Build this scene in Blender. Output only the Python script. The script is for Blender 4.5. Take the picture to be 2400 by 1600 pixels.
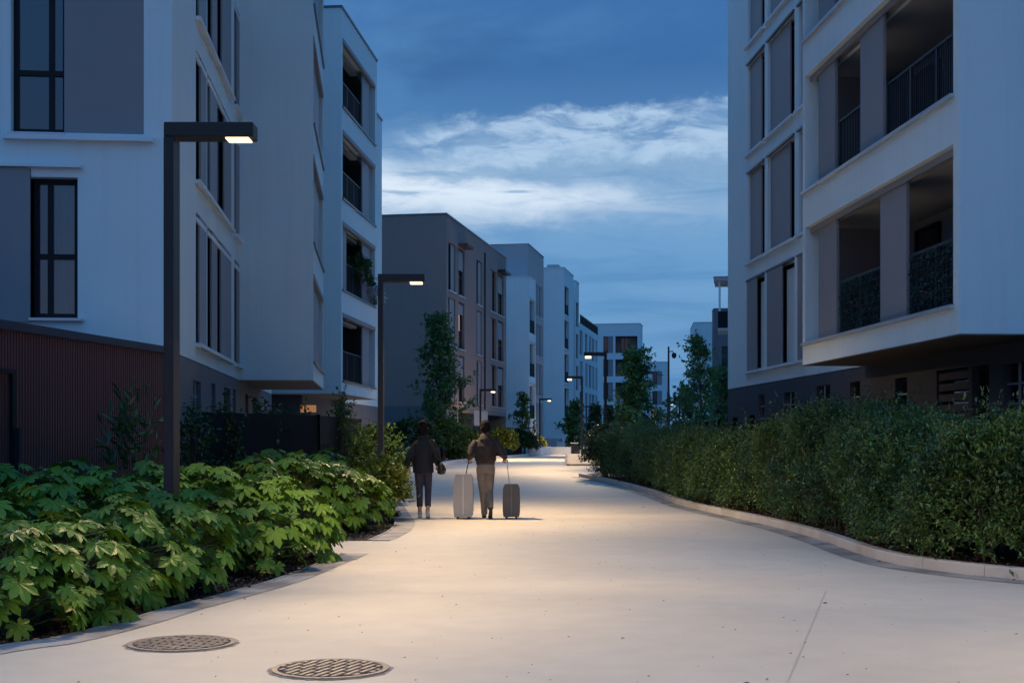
import bpy, bmesh, math, random
import numpy as np
from mathutils import Vector, Matrix, noise
from mathutils.geometry import tessellate_polygon

for o in list(bpy.data.objects):
    bpy.data.objects.remove(o)
SC = bpy.context.scene
COL = SC.collection
R = math.radians

# ------------------------------------------------------------------ camera
FPX, HZ, CXP, EYE = 3150.0, 1032.0, 1200.0, 1.45      # measured on the 2400 x 1600 photograph
cam_d = bpy.data.cameras.new('camera')
cam = bpy.data.objects.new('camera', cam_d)
COL.objects.link(cam)
cam.location = (0, 0, EYE)
cam.rotation_euler = (R(90), 0, 0)
cam_d.sensor_width = 36
cam_d.lens = 36 * FPX / 2400
cam_d.shift_y = (HZ - 800) / 2400
cam_d.clip_start = 0.1
cam_d.clip_end = 2000
SC.camera = cam

# ------------------------------------------------------------------ exposure
SC.view_settings.view_transform = 'Standard'
SC.view_settings.look = 'None'
SC.view_settings.exposure = 0.0
SC.view_settings.gamma = 1.0
SC.render.engine = 'CYCLES'
SC.cycles.use_denoising = True
SC.cycles.max_bounces = 6
SC.cycles.diffuse_bounces = 4
SC.cycles.transparent_max_bounces = 8
SC.cycles.sample_clamp_indirect = 4

# ------------------------------------------------------------------ sky
W = bpy.data.worlds.new('World')
SC.world = W
W.use_nodes = True
wn, wl = W.node_tree.nodes, W.node_tree.links
wn.clear()

def N(kind, **kw):
    n = wn.new(kind)
    for k, v in kw.items():
        setattr(n, k, v)
    return n

def val(x, sock):
    if isinstance(x, (int, float)):
        sock.default_value = x
    else:
        wl.new(x, sock)

def M_(op, a, b=0.0, c=None, clamp=False):
    n = N('ShaderNodeMath', operation=op, use_clamp=clamp)
    val(a, n.inputs[0]); val(b, n.inputs[1])
    if c is not None:
        val(c, n.inputs[2])
    return n.outputs[0]

def smooth(x, lo, hi, a=0.0, b=1.0):
    n = N('ShaderNodeMapRange', interpolation_type='SMOOTHSTEP')
    val(x, n.inputs[0])
    n.inputs[1].default_value, n.inputs[2].default_value = lo, hi
    n.inputs[3].default_value, n.inputs[4].default_value = a, b
    return n.outputs[0]

def mixc(f, a, b):
    n = N('ShaderNodeMix', data_type='RGBA')
    val(f, n.inputs[0])
    for x, s in ((a, n.inputs[6]), (b, n.inputs[7])):
        if isinstance(x, tuple):
            s.default_value = (*x, 1)
        else:
            wl.new(x, s)
    return n.outputs[2]

tc = N('ShaderNodeTexCoord')
sep = N('ShaderNodeSeparateXYZ')
wl.new(tc.outputs['Generated'], sep.inputs[0])
sx, sy, sz = sep.outputs
az = M_('ARCTAN2', sx, sy)                      # 0 straight down the street, + to the right
zc = M_('MAXIMUM', sz, 0.0)

def cloud_noise(fx, fz, scale, detail, off, dist=0.0, rough=0.55):
    cb = N('ShaderNodeCombineXYZ')
    wl.new(M_('MULTIPLY', az, fx), cb.inputs[0])
    wl.new(M_('MULTIPLY', zc, fz), cb.inputs[1])
    cb.inputs[2].default_value = off
    t = N('ShaderNodeTexNoise')
    t.inputs['Scale'].default_value = scale
    t.inputs['Detail'].default_value = detail
    t.inputs['Roughness'].default_value = rough
    t.inputs['Distortion'].default_value = dist
    wl.new(cb.outputs[0], t.inputs['Vector'])
    return t.outputs['Fac']

ramp = N('ShaderNodeValToRGB')
wl.new(zc, ramp.inputs[0])
stops = [(0.0, (.052, .215, .47)), (.065, (.078, .26, .53)), (.11, (.120, .31, .59)), (.16, (.145, .335, .60)),
         (.225, (.070, .210, .46)), (.27, (.036, .140, .37)), (.33, (.040, .150, .39)), (.55, (.075, .27, .66)), (1.0, (.095, .36, .88))]
el = ramp.color_ramp.elements
el[0].position, el[0].color = stops[0][0], (*stops[0][1], 1)
el[1].position, el[1].color = stops[-1][0], (*stops[-1][1], 1)
for p, c in stops[1:-1]:
    e = el.new(p); e.color = (*c, 1)
col = ramp.outputs[0]
# big soft variation of the upper deck: heavy grey blue folds
nb = cloud_noise(5, 11, 1.0, 5, 3.1, .3)
col = mixc(smooth(nb, .42, .68, 0, .55), col, (.085, .245, .51))
nd = cloud_noise(4, 14, 1.0, 5, 12.4, .4)
col = mixc(M_('MULTIPLY', smooth(nd, .46, .66, 0, .55), smooth(zc, .20, .27)), col, (.032, .115, .30))
n6 = cloud_noise(5, 34, 1.0, 5, 15.5, .4, .55)
col = mixc(M_('MULTIPLY', smooth(n6, .44, .66, 0, .5), smooth(zc, .20, .13)), col, (.165, .36, .62))
n7 = cloud_noise(6, 40, 1.0, 5, 18.5, .4, .55)
col = mixc(M_('MULTIPLY', smooth(n7, .48, .66, 0, .5), smooth(zc, .20, .13)), col, (.060, .225, .48))
# puffy torn cloud bank with ragged top
wob = M_('SUBTRACT', cloud_noise(17, 34, 1.0, 9, 7.7, 0.25, .62), .5)
big_ = M_('SUBTRACT', cloud_noise(6, 16, 1.0, 3, 2.2, 0.0, .5), .5)
tex = cloud_noise(20, 62, 1.0, 9, 1.3, 0.5, .64)
zw = M_('ADD', zc, M_('ADD', M_('MULTIPLY', wob, .055), M_('MULTIPLY', big_, .025)))
zt_ = M_('SUBTRACT', zw, M_('MULTIPLY', az, .05))
bank = M_('MULTIPLY', smooth(zw, .186, .214), smooth(zt_, .243, .231))
bank = M_('MULTIPLY', bank, smooth(M_('ADD', az, M_('MULTIPLY', wob, .22)), -.075, -.02, .12, 1.0))
bank = M_('MULTIPLY', bank, smooth(tex, .36, .60, .18, 1.0))
# thin layered veil all round it
n3 = cloud_noise(13, 75, 1.0, 9, 9.9, 0.6, .64)
veil = M_('MULTIPLY', smooth(zw, .138, .175), smooth(zw, .236, .205))
veil = M_('MULTIPLY', veil, smooth(n3, .34, .62, .22, .95))
col = mixc(veil, col, (.235, .41, .645))
col = mixc(M_('MULTIPLY', bank, .95), col, (.42, .585, .79))
# bright luminous strip: soft below, feathered above
zb = M_('ADD', zc, M_('MULTIPLY', wob, .030))
strip = M_('MULTIPLY', smooth(zb, .152, .182), smooth(M_('ADD', zb, M_('MULTIPLY', az, .11)), .203, .176))
strip = M_('MULTIPLY', strip, smooth(M_('ADD', az, M_('MULTIPLY', wob, .16)), .165, .02, .10, 1.0))
strip = M_('MULTIPLY', strip, smooth(n3, .30, .56, .62, 1.0))
col = mixc(M_('MULTIPLY', strip, .98), col, (.71, .82, .95))
# grey folds crossing the bright part
n5 = cloud_noise(9, 80, 1.0, 8, 21.3, 0.5, .6)
fold_ = M_('MULTIPLY', smooth(n5, .55, .66, 0, .75), M_('MULTIPLY', smooth(zc, .165, .180), smooth(zc, .225, .205)))
col = mixc(fold_, col, (.22, .385, .61))
gap = M_('MULTIPLY', smooth(zw, .186, .194), smooth(zw, .208, .199))
gap = M_('MULTIPLY', gap, smooth(az, -.10, -.03, .15, .62))
col = mixc(gap, col, (.205, .375, .60))
# only the part of the sky down the street carries these bands; elsewhere an even deck
front = smooth(sy, .2, .75)
even = N('ShaderNodeValToRGB')
wl.new(zc, even.inputs[0])
e2 = even.color_ramp.elements
e2[0].color = (.042, .16, .37, 1)
e2[1].color = (.095, .36, .88, 1)
col = mixc(front, even.outputs[0], col)
nish = N('ShaderNodeTexSky', sky_type='NISHITA')
nish.sun_disc = False
nish.sun_elevation = R(2)
nish.sun_rotation = R(200)
addn = N('ShaderNodeMix', data_type='RGBA', blend_type='ADD')
addn.inputs[0].default_value = .01
wl.new(col, addn.inputs[6]); wl.new(nish.outputs[0], addn.inputs[7])
bg = N('ShaderNodeBackground')
wl.new(addn.outputs[2], bg.inputs[0])
bg.inputs[1].default_value = 1.0
wo = N('ShaderNodeOutputWorld')
wl.new(bg.outputs[0], wo.inputs[0])

# ------------------------------------------------------------------ sun (below the clouds: barely any)
sd = bpy.data.lights.new('sun', 'SUN')
sd.energy = 0.05
sd.angle = R(40)
sd.color = (.60, .80, 1.0)
sun = bpy.data.objects.new('sun', sd)
sun.rotation_euler = (R(52), 0, R(-20))
COL.objects.link(sun)

# =================================================================== helpers
def link(o, parent=None):
    COL.objects.link(o)
    if parent is not None:
        o.parent = parent
    return o

def tag(o, label=None, cat=None, group=None, kind=None):
    if label: o['label'] = label
    if cat: o['category'] = cat
    if group: o['group'] = group
    if kind: o['kind'] = kind
    return o

def empty(name, loc=(0, 0, 0), rz=0.0, parent=None):
    o = bpy.data.objects.new(name, None)
    o.empty_display_size = .2
    o.location = loc
    o.rotation_euler = (0, 0, rz)
    return link(o, parent)

def kids(o):
    return [c for c in bpy.data.objects if c.parent is o]

def copy_tree(o, parent=None):
    c = o.copy()
    link(c, parent)
    for ch in kids(o):
        copy_tree(ch, c)
    return c

def G(px, py):
    Y = FPX * EYE / (py - HZ)
    return ((px - CXP) / FPX * Y, Y)

def zg(Y):
    """the street rises gently beyond the hedge tip"""
    t = min(1.0, max(0.0, (Y - 38) / 24.0))
    return .42 * t * t * (3 - 2 * t)

def GS_(px, py):
    lo, hi = 3.0, 400.0
    for _ in range(60):
        Y = (lo + hi) / 2
        if (EYE - zg(Y)) * FPX / Y > py - HZ:
            lo = Y
        else:
            hi = Y
    return ((px - CXP) / FPX * Y, Y)

def at(px, Y):
    return (px - CXP) / FPX * Y

def zat(py, Y):
    return EYE - (py - HZ) / FPX * Y

class MB:
    def __init__(s):
        s.v, s.f = [], []
    def add(s, vs, fs):
        o = len(s.v)
        s.v += [tuple(p) for p in vs]
        s.f += [tuple(i + o for i in f) for f in fs]
    def quad(s, a, b, c, d):
        s.add((a, b, c, d), ((0, 1, 2, 3),))
    def box(s, x0, x1, y0, y1, z0, z1):
        x0, x1 = min(x0, x1), max(x0, x1); y0, y1 = min(y0, y1), max(y0, y1); z0, z1 = min(z0, z1), max(z0, z1)
        s.add([(x0, y0, z0), (x1, y0, z0), (x1, y1, z0), (x0, y1, z0), (x0, y0, z1), (x1, y0, z1), (x1, y1, z1), (x0, y1, z1)],
              [(0, 3, 2, 1), (4, 5, 6, 7), (0, 1, 5, 4), (1, 2, 6, 5), (2, 3, 7, 6), (3, 0, 4, 7)])
    def tube(s, pts, rads, n=8, cap=True):
        pts = [Vector(p) for p in pts]
        rings = []
        for i, p in enumerate(pts):
            t = (pts[min(i + 1, len(pts) - 1)] - pts[max(i - 1, 0)])
            t = t.normalized() if t.length > 1e-9 else Vector((0, 0, 1))
            a = Vector((1, 0, 0)) if abs(t.x) < .8 else Vector((0, 1, 0))
            u = t.cross(a).normalized(); w = t.cross(u)
            rings.append([p + (u * math.cos(2 * math.pi * k / n) + w * math.sin(2 * math.pi * k / n)) * rads[i] for k in range(n)])
        vs = [v for r in rings for v in r]
        fs = []
        for i in range(len(pts) - 1):
            for k in range(n):
                a, b = i * n + k, i * n + (k + 1) % n
                fs.append((a, b, b + n, a + n))
        if cap:
            fs.append(tuple(range(n))[::-1])
            fs.append(tuple(range((len(pts) - 1) * n, len(pts) * n)))
        s.add(vs, fs)
    def build(s, name, mat, parent=None, bevel=0, smooth=False):
        me = bpy.data.meshes.new(name)
        me.from_pydata(s.v, [], s.f)
        me.materials.append(mat)
        if smooth:
            me.shade_smooth()
        me.update()
        o = bpy.data.objects.new(name, me)
        link(o, parent)
        if bevel:
            m = o.modifiers.new('bevel', 'BEVEL')
            m.width = bevel; m.segments = 2; m.limit_method = 'ANGLE'
        return o

def obj(name, me, parent=None):
    return link(bpy.data.objects.new(name, me), parent)

def catmull(pts, n=8):
    P = [np.array(p, float) for p in pts]
    P = [2 * P[0] - P[1]] + P + [2 * P[-1] - P[-2]]
    out = []
    for i in range(1, len(P) - 2):
        p0, p1, p2, p3 = P[i - 1:i + 3]
        for k in range(n):
            t = k / n
            out.append(.5 * ((2 * p1) + (-p0 + p2) * t + (2 * p0 - 5 * p1 + 4 * p2 - p3) * t * t + (-p0 + 3 * p1 - 3 * p2 + p3) * t ** 3))
    out.append(P[-2])
    return out

# ------------------------------------------------------------------ materials
MATS = {}
def material(name, color, rough=.7, metal=0.0, spec=.4, var=0.0, vscale=2.0, bump=0.0, bscale=60.0, emit=None, estr=0.0, stains=None):
    m = bpy.data.materials.new(name)
    m.use_nodes = True
    nt = m.node_tree; ns, ls = nt.nodes, nt.links
    b = ns['Principled BSDF']
    b.inputs['Base Color'].default_value = (*color, 1)
    b.inputs['Roughness'].default_value = rough
    b.inputs['Metallic'].default_value = metal
    b.inputs['Specular IOR Level'].default_value = spec
    if emit:
        b.inputs['Emission Color'].default_value = (*emit, 1)
        b.inputs['Emission Strength'].default_value = estr
    if var or bump or stains:
        t = ns.new('ShaderNodeTexCoord')
    if var:
        n1 = ns.new('ShaderNodeTexNoise'); n1.inputs['Scale'].default_value = vscale; n1.inputs['Detail'].default_value = 6
        ls.new(t.outputs['Object'], n1.inputs['Vector'])
        mr = ns.new('ShaderNodeMapRange'); mr.inputs[1].default_value = .3; mr.inputs[2].default_value = .7
        mr.inputs[3].default_value = 1 - var; mr.inputs[4].default_value = 1 + var
        ls.new(n1.outputs['Fac'], mr.inputs[0])
        mx = ns.new('ShaderNodeMix'); mx.data_type = 'RGBA'; mx.blend_type = 'MULTIPLY'; mx.inputs[0].default_value = 1
        mx.inputs[6].default_value = (*color, 1)
        ls.new(mr.outputs[0], mx.inputs[7])
        ls.new(mx.outputs[2], b.inputs['Base Color'])
    if bump:
        n2 = ns.new('ShaderNodeTexNoise'); n2.inputs['Scale'].default_value = bscale; n2.inputs['Detail'].default_value = 4
        ls.new(t.outputs['Object'], n2.inputs['Vector'])
        bp = ns.new('ShaderNodeBump'); bp.inputs['Strength'].default_value = bump; bp.inputs['Distance'].default_value = .01
        ls.new(n2.outputs['Fac'], bp.inputs['Height'])
        ls.new(bp.outputs[0], b.inputs['Normal'])
    MATS[name] = m
    return m

def leaf_material(name, c0, c1, c2=None, p2=.95, rough=.45, trans=.25, spec=.5, clump=1.3):
    """colour differs leaf by leaf: c0..c1, a few c2 (yellowed)"""
    m = bpy.data.materials.new(name)
    m.use_nodes = True
    nt = m.node_tree; ns, ls = nt.nodes, nt.links
    b = ns['Principled BSDF']
    g = ns.new('ShaderNodeNewGeometry')
    rp = ns.new('ShaderNodeValToRGB')
    e = rp.color_ramp.elements
    e[0].position, e[0].color = 0, (*c0, 1)
    e[1].position, e[1].color = 1.0, (*c1, 1)
    tco = ns.new('ShaderNodeTexCoord'); cl = ns.new('ShaderNodeTexNoise'); cl.inputs['Scale'].default_value = clump; cl.inputs['Detail'].default_value = 3
    ls.new(tco.outputs['Object'], cl.inputs['Vector'])
    cr = ns.new('ShaderNodeMapRange'); ls.new(cl.outputs['Fac'], cr.inputs[0])
    for i_, x_ in enumerate((.35, .65, -.5, .5)):
        cr.inputs[i_ + 1].default_value = x_
    sc_ = ns.new('ShaderNodeMath'); sc_.operation = 'MULTIPLY_ADD'; sc_.inputs[1].default_value = .62; sc_.inputs[2].default_value = .17
    ls.new(g.outputs['Random Per Island'], sc_.inputs[0])
    ad = ns.new('ShaderNodeMath'); ad.operation = 'MULTIPLY_ADD'; ad.inputs[1].default_value = .62; ad.use_clamp = True
    ls.new(cr.outputs[0], ad.inputs[0]); ls.new(sc_.outputs[0], ad.inputs[2])
    ls.new(ad.outputs[0], rp.inputs[0])
    leafcol = rp.outputs[0]
    if c2:
        gt = ns.new('ShaderNodeMath'); gt.operation = 'GREATER_THAN'; gt.inputs[1].default_value = p2
        ls.new(g.outputs['Random Per Island'], gt.inputs[0])
        yx = ns.new('ShaderNodeMix'); yx.data_type = 'RGBA'; yx.inputs[7].default_value = (*c2, 1)
        ls.new(gt.outputs[0], yx.inputs[0]); ls.new(rp.outputs[0], yx.inputs[6]); leafcol = yx.outputs[2]
    ls.new(leafcol, b.inputs['Base Color'])
    b.inputs['Roughness'].default_value = rough
    b.inputs['Specular IOR Level'].default_value = spec
    tr = ns.new('ShaderNodeBsdfTranslucent')
    ls.new(leafcol, tr.inputs[0])
    mx = ns.new('ShaderNodeMixShader'); mx.inputs[0].default_value = trans
    out = ns['Material Output']
    ls.new(b.outputs[0], mx.inputs[1]); ls.new(tr.outputs[0], mx.inputs[2]); ls.new(mx.outputs[0], out.inputs[0])
    MATS[name] = m
    return m

def glass_material(name, tint=.75):
    """see-through window glass with real fresnel reflection"""
    m = bpy.data.materials.new(name)
    m.use_nodes = True
    ns, ls = m.node_tree.nodes, m.node_tree.links
    ns.clear()
    t = ns.new('ShaderNodeBsdfTransparent'); t.inputs[0].default_value = (tint, tint, tint, 1)
    g = ns.new('ShaderNodeBsdfGlossy'); g.inputs['Roughness'].default_value = .02
    g.inputs[0].default_value = (.9, .95, 1, 1)
    fr = ns.new('ShaderNodeFresnel'); fr.inputs[0].default_value = 2.0
    mx = ns.new('ShaderNodeMixShader'); o = ns.new('ShaderNodeOutputMaterial')
    ls.new(fr.outputs[0], mx.inputs[0]); ls.new(t.outputs[0], mx.inputs[1]); ls.new(g.outputs[0], mx.inputs[2]); ls.new(mx.outputs[0], o.inputs[0])
    return m

def render_wall(name, color, streak=.05):
    m = material(name, color, .85, var=.03, vscale=.6, bump=.12, bscale=160)
    ns, ls = m.node_tree.nodes, m.node_tree.links
    b = ns['Principled BSDF']
    src = b.inputs['Base Color'].links[0].from_socket
    t = ns.new('ShaderNodeTexCoord'); mp = ns.new('ShaderNodeMapping'); mp.inputs['Scale'].default_value = (3.2, 3.2, .12)
    ls.new(t.outputs['Object'], mp.inputs[0])
    n = ns.new('ShaderNodeTexNoise'); n.inputs['Scale'].default_value = 1.6; n.inputs['Detail'].default_value = 6; n.inputs['Roughness'].default_value = .65
    ls.new(mp.outputs[0], n.inputs['Vector'])
    r_ = ns.new('ShaderNodeMapRange'); ls.new(n.outputs['Fac'], r_.inputs[0])
    for i, x in enumerate((.5, .75, 1.0, 1.0 - streak * 3)):
        r_.inputs[i + 1].default_value = x
    mx = ns.new('ShaderNodeMix'); mx.data_type = 'RGBA'; mx.blend_type = 'MULTIPLY'; mx.inputs[0].default_value = 1
    ls.new(src, mx.inputs[6]); ls.new(r_.outputs[0], mx.inputs[7]); ls.new(mx.outputs[2], b.inputs['Base Color'])
    return m
white = render_wall('white_render', (.68, .765, .775), .022)
white2 = material('white_render_trim', (.70, .74, .775), .6, var=.02, vscale=1)
brown = render_wall('taupe_render', (.295, .215, .195), .02)
greyr = render_wall('grey_render', (.42, .40, .41), .02)
base_m = material('dark_plinth', (.165, .155, .165), .8, var=.05, vscale=.8, bump=.1, bscale=120)
charcoal = material('charcoal_plinth', (.065, .068, .082), .8, var=.06, vscale=.8, bump=.1, bscale=120)
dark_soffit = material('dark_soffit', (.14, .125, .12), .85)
base_d = material('darker_plinth', (.075, .068, .075), .8, var=.05, vscale=.8)
shut = material('taupe_shutter', (.25, .24, .25), .55, var=.02, vscale=1.5)
shut2 = material('grey_shutter', (.25, .25, .275), .5, var=.02, vscale=1.5)
dframe = material('dark_frame', (.014, .014, .018), .5, spec=.2)
dmetal = material('dark_metal', (.030, .031, .038), .45, metal=.3, var=.06, vscale=4)
coping = material('metal_coping', (.16, .17, .19), .4, metal=.7)
sillm = material('alu_sill', (.55, .56, .58), .35, metal=.5)
dglass = material('dark_glass', (.012, .014, .018), .04, spec=.9)
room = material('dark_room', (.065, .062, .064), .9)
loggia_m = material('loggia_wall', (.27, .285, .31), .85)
blind = material('pale_blind', (.62, .62, .62), .7)
curtain = material('curtain_cloth', (.62, .70, .66), .9)
soffit_m = material('soffit', (.44, .35, .29), .85)
lit_glass = material('lit_pane', (.6, .4, .25), .5, emit=(1.0, .52, .22), estr=.40)
orange_panel = material('lit_lobby_panel', (.5, .3, .15), .6, emit=(1.0, .45, .15), estr=.30)
clear = glass_material('window_glass')
wine = material('wine_red_cladding', (.15, .056, .055), .5, metal=.2, var=.05, vscale=1.2)
roofedge = material('roof_edge', (.045, .055, .08), .45, metal=.4)
lamp_m = material('lamp_metal', (.034, .031, .034), .5, metal=.4, var=.05, vscale=5)
lens_m = material('lamp_lens', (.9, .8, .6), .3, emit=(1.0, .76, .44), estr=1.9)
concrete = material('cast_concrete', (.52, .50, .48), .85, var=.08, vscale=1.5, bump=.15, bscale=60)
bark = material('bark', (.10, .075, .055), .9, var=.2, vscale=8, bump=.4, bscale=30)
stem_m = material('green_stem', (.09, .10, .05), .8)
fence_m = material('fence_panel', (.008, .013, .017), .8, spec=.2)

fat_leaf = leaf_material('fatsia_leaf', (.052, .135, .016), (.20, .33, .028), (.36, .34, .03), .975, rough=.45, trans=.18, spec=.26)
eu_leaf = leaf_material('euonymus_leaf', (.10, .16, .02), (.24, .27, .035), (.35, .30, .04), .85, trans=.2)
hedge_leaf = leaf_material('hedge_leaf', (.020, .060, .024), (.125, .225, .050), (.17, .19, .03), .97, rough=.4, trans=.18)
end_leaf = leaf_material('rounded_leaf', (.028, .050, .014), (.085, .105, .03), (.15, .14, .05), .92, trans=.2)
shrub_leaf = leaf_material('shrub_leaf', (.045, .10, .022), (.12, .20, .035), (.22, .25, .04), .92, trans=.22)
dark_leaf = leaf_material('dark_shrub_leaf', (.022, .060, .020), (.060, .120, .036), (.11, .16, .03), .95, trans=.2)
tree_leaf = leaf_material('tree_leaf', (.036, .11, .036), (.105, .22, .060), (.16, .25, .06), .95, trans=.28)
pale_leaf = leaf_material('pale_tree_leaf', (.045, .10, .03), (.10, .17, .05), None, trans=.3)
ivy_leaf = leaf_material('ivy_leaf', (.006, .020, .016), (.014, .050, .034), (.12, .2, .15), .97, trans=.1)

def path_material():
    m = bpy.data.materials.new('light_concrete_path')
    m.use_nodes = True
    ns, ls = m.node_tree.nodes, m.node_tree.links
    b = ns['Principled BSDF']
    t = ns.new('ShaderNodeTexCoord')
    def noise_(scale, detail, lo, hi, a, bb):
        n = ns.new('ShaderNodeTexNoise'); n.inputs['Scale'].default_value = scale; n.inputs['Detail'].default_value = detail
        ls.new(t.outputs['Object'], n.inputs['Vector'])
        r_ = ns.new('ShaderNodeMapRange'); ls.new(n.outputs['Fac'], r_.inputs[0])
        for i, x in enumerate((lo, hi, a, bb)):
            r_.inputs[i + 1].default_value = x
        return r_.outputs[0], n
    big, _ = noise_(.35, 5, .3, .7, .90, 1.06)
    mid, _ = noise_(3.0, 6, .35, .65, .96, 1.03)
    fine, nf = noise_(170, 3, .35, .65, .93, 1.05)
    spk, _ = noise_(26, 2, .735, .765, 1.0, .45)
    cur = None
    for s in (big, mid, fine, spk):
        if cur is None:
            cur = s
        else:
            q = ns.new('ShaderNodeMath'); q.operation = 'MULTIPLY'
            ls.new(cur, q.inputs[0]); ls.new(s, q.inputs[1]); cur = q.outputs[0]
    mx = ns.new('ShaderNodeMix'); mx.data_type = 'RGBA'; mx.blend_type = 'MULTIPLY'; mx.inputs[0].default_value = 1
    mx.inputs[6].default_value = (.60, .54, .425, 1)
    ls.new(cur, mx.inputs[7]); ls.new(mx.outputs[2], b.inputs['Base Color'])
    b.inputs['Roughness'].default_value = .7
    bp = ns.new('ShaderNodeBump'); bp.inputs['Strength'].default_value = .25; bp.inputs['Distance'].default_value = .004
    ls.new(nf.outputs['Fac'], bp.inputs['Height']); ls.new(bp.outputs[0], b.inputs['Normal'])
    return m
path_m = path_material()

def stained_concrete(name, c0, c1, scale):
    m = bpy.data.materials.new(name)
    m.use_nodes = True
    ns, ls = m.node_tree.nodes, m.node_tree.links
    b = ns['Principled BSDF']
    t = ns.new('ShaderNodeTexCoord')
    n = ns.new('ShaderNodeTexNoise'); n.inputs['Scale'].default_value = scale; n.inputs['Detail'].default_value = 7
    n.inputs['Roughness'].default_value = .6
    ls.new(t.outputs['Object'], n.inputs['Vector'])
    rp = ns.new('ShaderNodeValToRGB'); e = rp.color_ramp.elements
    e[0].position, e[0].color = .40, (*c0, 1)
    e[1].position, e[1].color = .58, (*c1, 1)
    ls.new(n.outputs['Fac'], rp.inputs[0]); ls.new(rp.outputs[0], b.inputs['Base Color'])
    b.inputs['Roughness'].default_value = .75
    return m
gutter_m = stained_concrete('stained_gutter', (.20, .19, .18), (.36, .35, .33), 1.3)
kerb_m = stained_concrete('kerb_concrete', (.42, .405, .38), (.52, .50, .47), 1.0)
flush_m = stained_concrete('stained_flush_kerb', (.20, .19, .175), (.40, .385, .36), 1.6)
soil_m = material('mulch_soil', (.030, .022, .017), .95, var=.5, vscale=14, bump=.6, bscale=40)
chip_m = leaf_material('bark_chip', (.035, .024, .017), (.10, .068, .045), (.22, .17, .12), .93, rough=.8, trans=0.0)

# ------------------------------------------------------------------ leaf clouds
def leaf_mesh(name, pos, fwd, nrm, length, width, mat, fold=.18):
    """pos, fwd, nrm: (n,3); every leaf a folded pointed blade"""
    n = len(pos)
    fwd = fwd / (np.linalg.norm(fwd, axis=1, keepdims=True) + 1e-9)
    side = np.cross(fwd, nrm); side /= (np.linalg.norm(side, axis=1, keepdims=True) + 1e-9)
    up = np.cross(side, fwd)
    L = np.asarray(length).reshape(-1, 1) * np.ones((n, 1)); Wd = np.asarray(width).reshape(-1, 1) * np.ones((n, 1))
    v = np.empty((n, 6, 3), np.float32)
    v[:, 0] = pos
    v[:, 1] = pos + fwd * L * .38 + side * Wd * .5 + up * Wd * fold
    v[:, 2] = pos + fwd * L * .72 + side * Wd * .36 + up * Wd * fold * .5
    v[:, 3] = pos + fwd * L - up * L * .12
    v[:, 4] = pos + fwd * L * .72 - side * Wd * .36 + up * Wd * fold * .5
    v[:, 5] = pos + fwd * L * .38 - side * Wd * .5 + up * Wd * fold
    idx = np.array([0, 1, 2, 3, 0, 3, 4, 5], np.int32)
    loops = (np.arange(n, dtype=np.int32)[:, None] * 6 + idx[None]).ravel()
    me = bpy.data.meshes.new(name)
    me.vertices.add(n * 6); me.vertices.foreach_set('co', v.ravel())
    me.loops.add(len(loops)); me.loops.foreach_set('vertex_index', loops)
    me.polygons.add(n * 2)
    me.polygons.foreach_set('loop_start', np.arange(0, n * 8, 4, dtype=np.int32))
    me.polygons.foreach_set('loop_total', np.full(n * 2, 4, np.int32))
    me.materials.append(mat)
    me.update(); me.validate()
    return me

def rnd_dirs(rng, n):
    d = rng.normal(size=(n, 3))
    return d / np.linalg.norm(d, axis=1, keepdims=True)

def twig_leaves(rng, base, dirs, per, tlen, llen, lwid, spread=.9):
    """leaves along twigs. base, dirs (n,3)"""
    n = len(base)
    t = np.tile(np.linspace(.12, 1, per), (n, 1)) + rng.uniform(-.06, .06, (n, per))
    dirs = dirs / np.linalg.norm(dirs, axis=1, keepdims=True)
    tl = tlen * rng.uniform(.6, 1.3, (n, 1))
    pos = base[:, None] + dirs[:, None] * (t * tl)[..., None]
    f = dirs[:, None] * .6 + rnd_dirs(rng, n * per).reshape(n, per, 3) * spread
    nr = np.array([0, 0, 1.0]) + rng.normal(size=(n, per, 3)) * .45
    L = llen * rng.uniform(.55, 1.45, n * per)
    return pos.reshape(-1, 3), f.reshape(-1, 3), nr.reshape(-1, 3), L, L * lwid

# =================================================================== the ground, path and kerbs
def flat_poly(name, pts, z, mat):
    vs = [Vector((p[0], p[1], z)) for p in pts]
    tris = tessellate_polygon([vs])
    me = bpy.data.meshes.new(name)
    me.from_pydata([tuple(v) for v in vs], [], [tuple(t) for t in tris])
    me.materials.append(mat)
    bm = bmesh.new(); bm.from_mesh(me); bmesh.ops.recalc_face_normals(bm, faces=bm.faces)
    if bm.faces and bm.faces[0].normal.z < 0:
        bmesh.ops.reverse_faces(bm, faces=bm.faces)
    for yc in range(38, 64, 2):
        bmesh.ops.bisect_plane(bm, geom=bm.verts[:] + bm.edges[:] + bm.faces[:], plane_co=(0, yc, 0), plane_no=(0, 1, 0))
    for v in bm.verts:
        v.co.z += zg(v.co.y)
    bm.to_mesh(me); bm.free()
    o = obj(name, me); o['kind'] = 'structure'
    return o

g = MB()
rows_ = [-60] + list(range(38, 64, 2)) + [900]
for ya, yb in zip(rows_[:-1], rows_[1:]):
    g.quad((-500, ya, zg(ya) - .04), (500, ya, zg(ya) - .04), (500, yb, zg(yb) - .04), (-500, yb, zg(yb) - .04))
tag(g.build('ground', soil_m), kind='structure')

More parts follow.
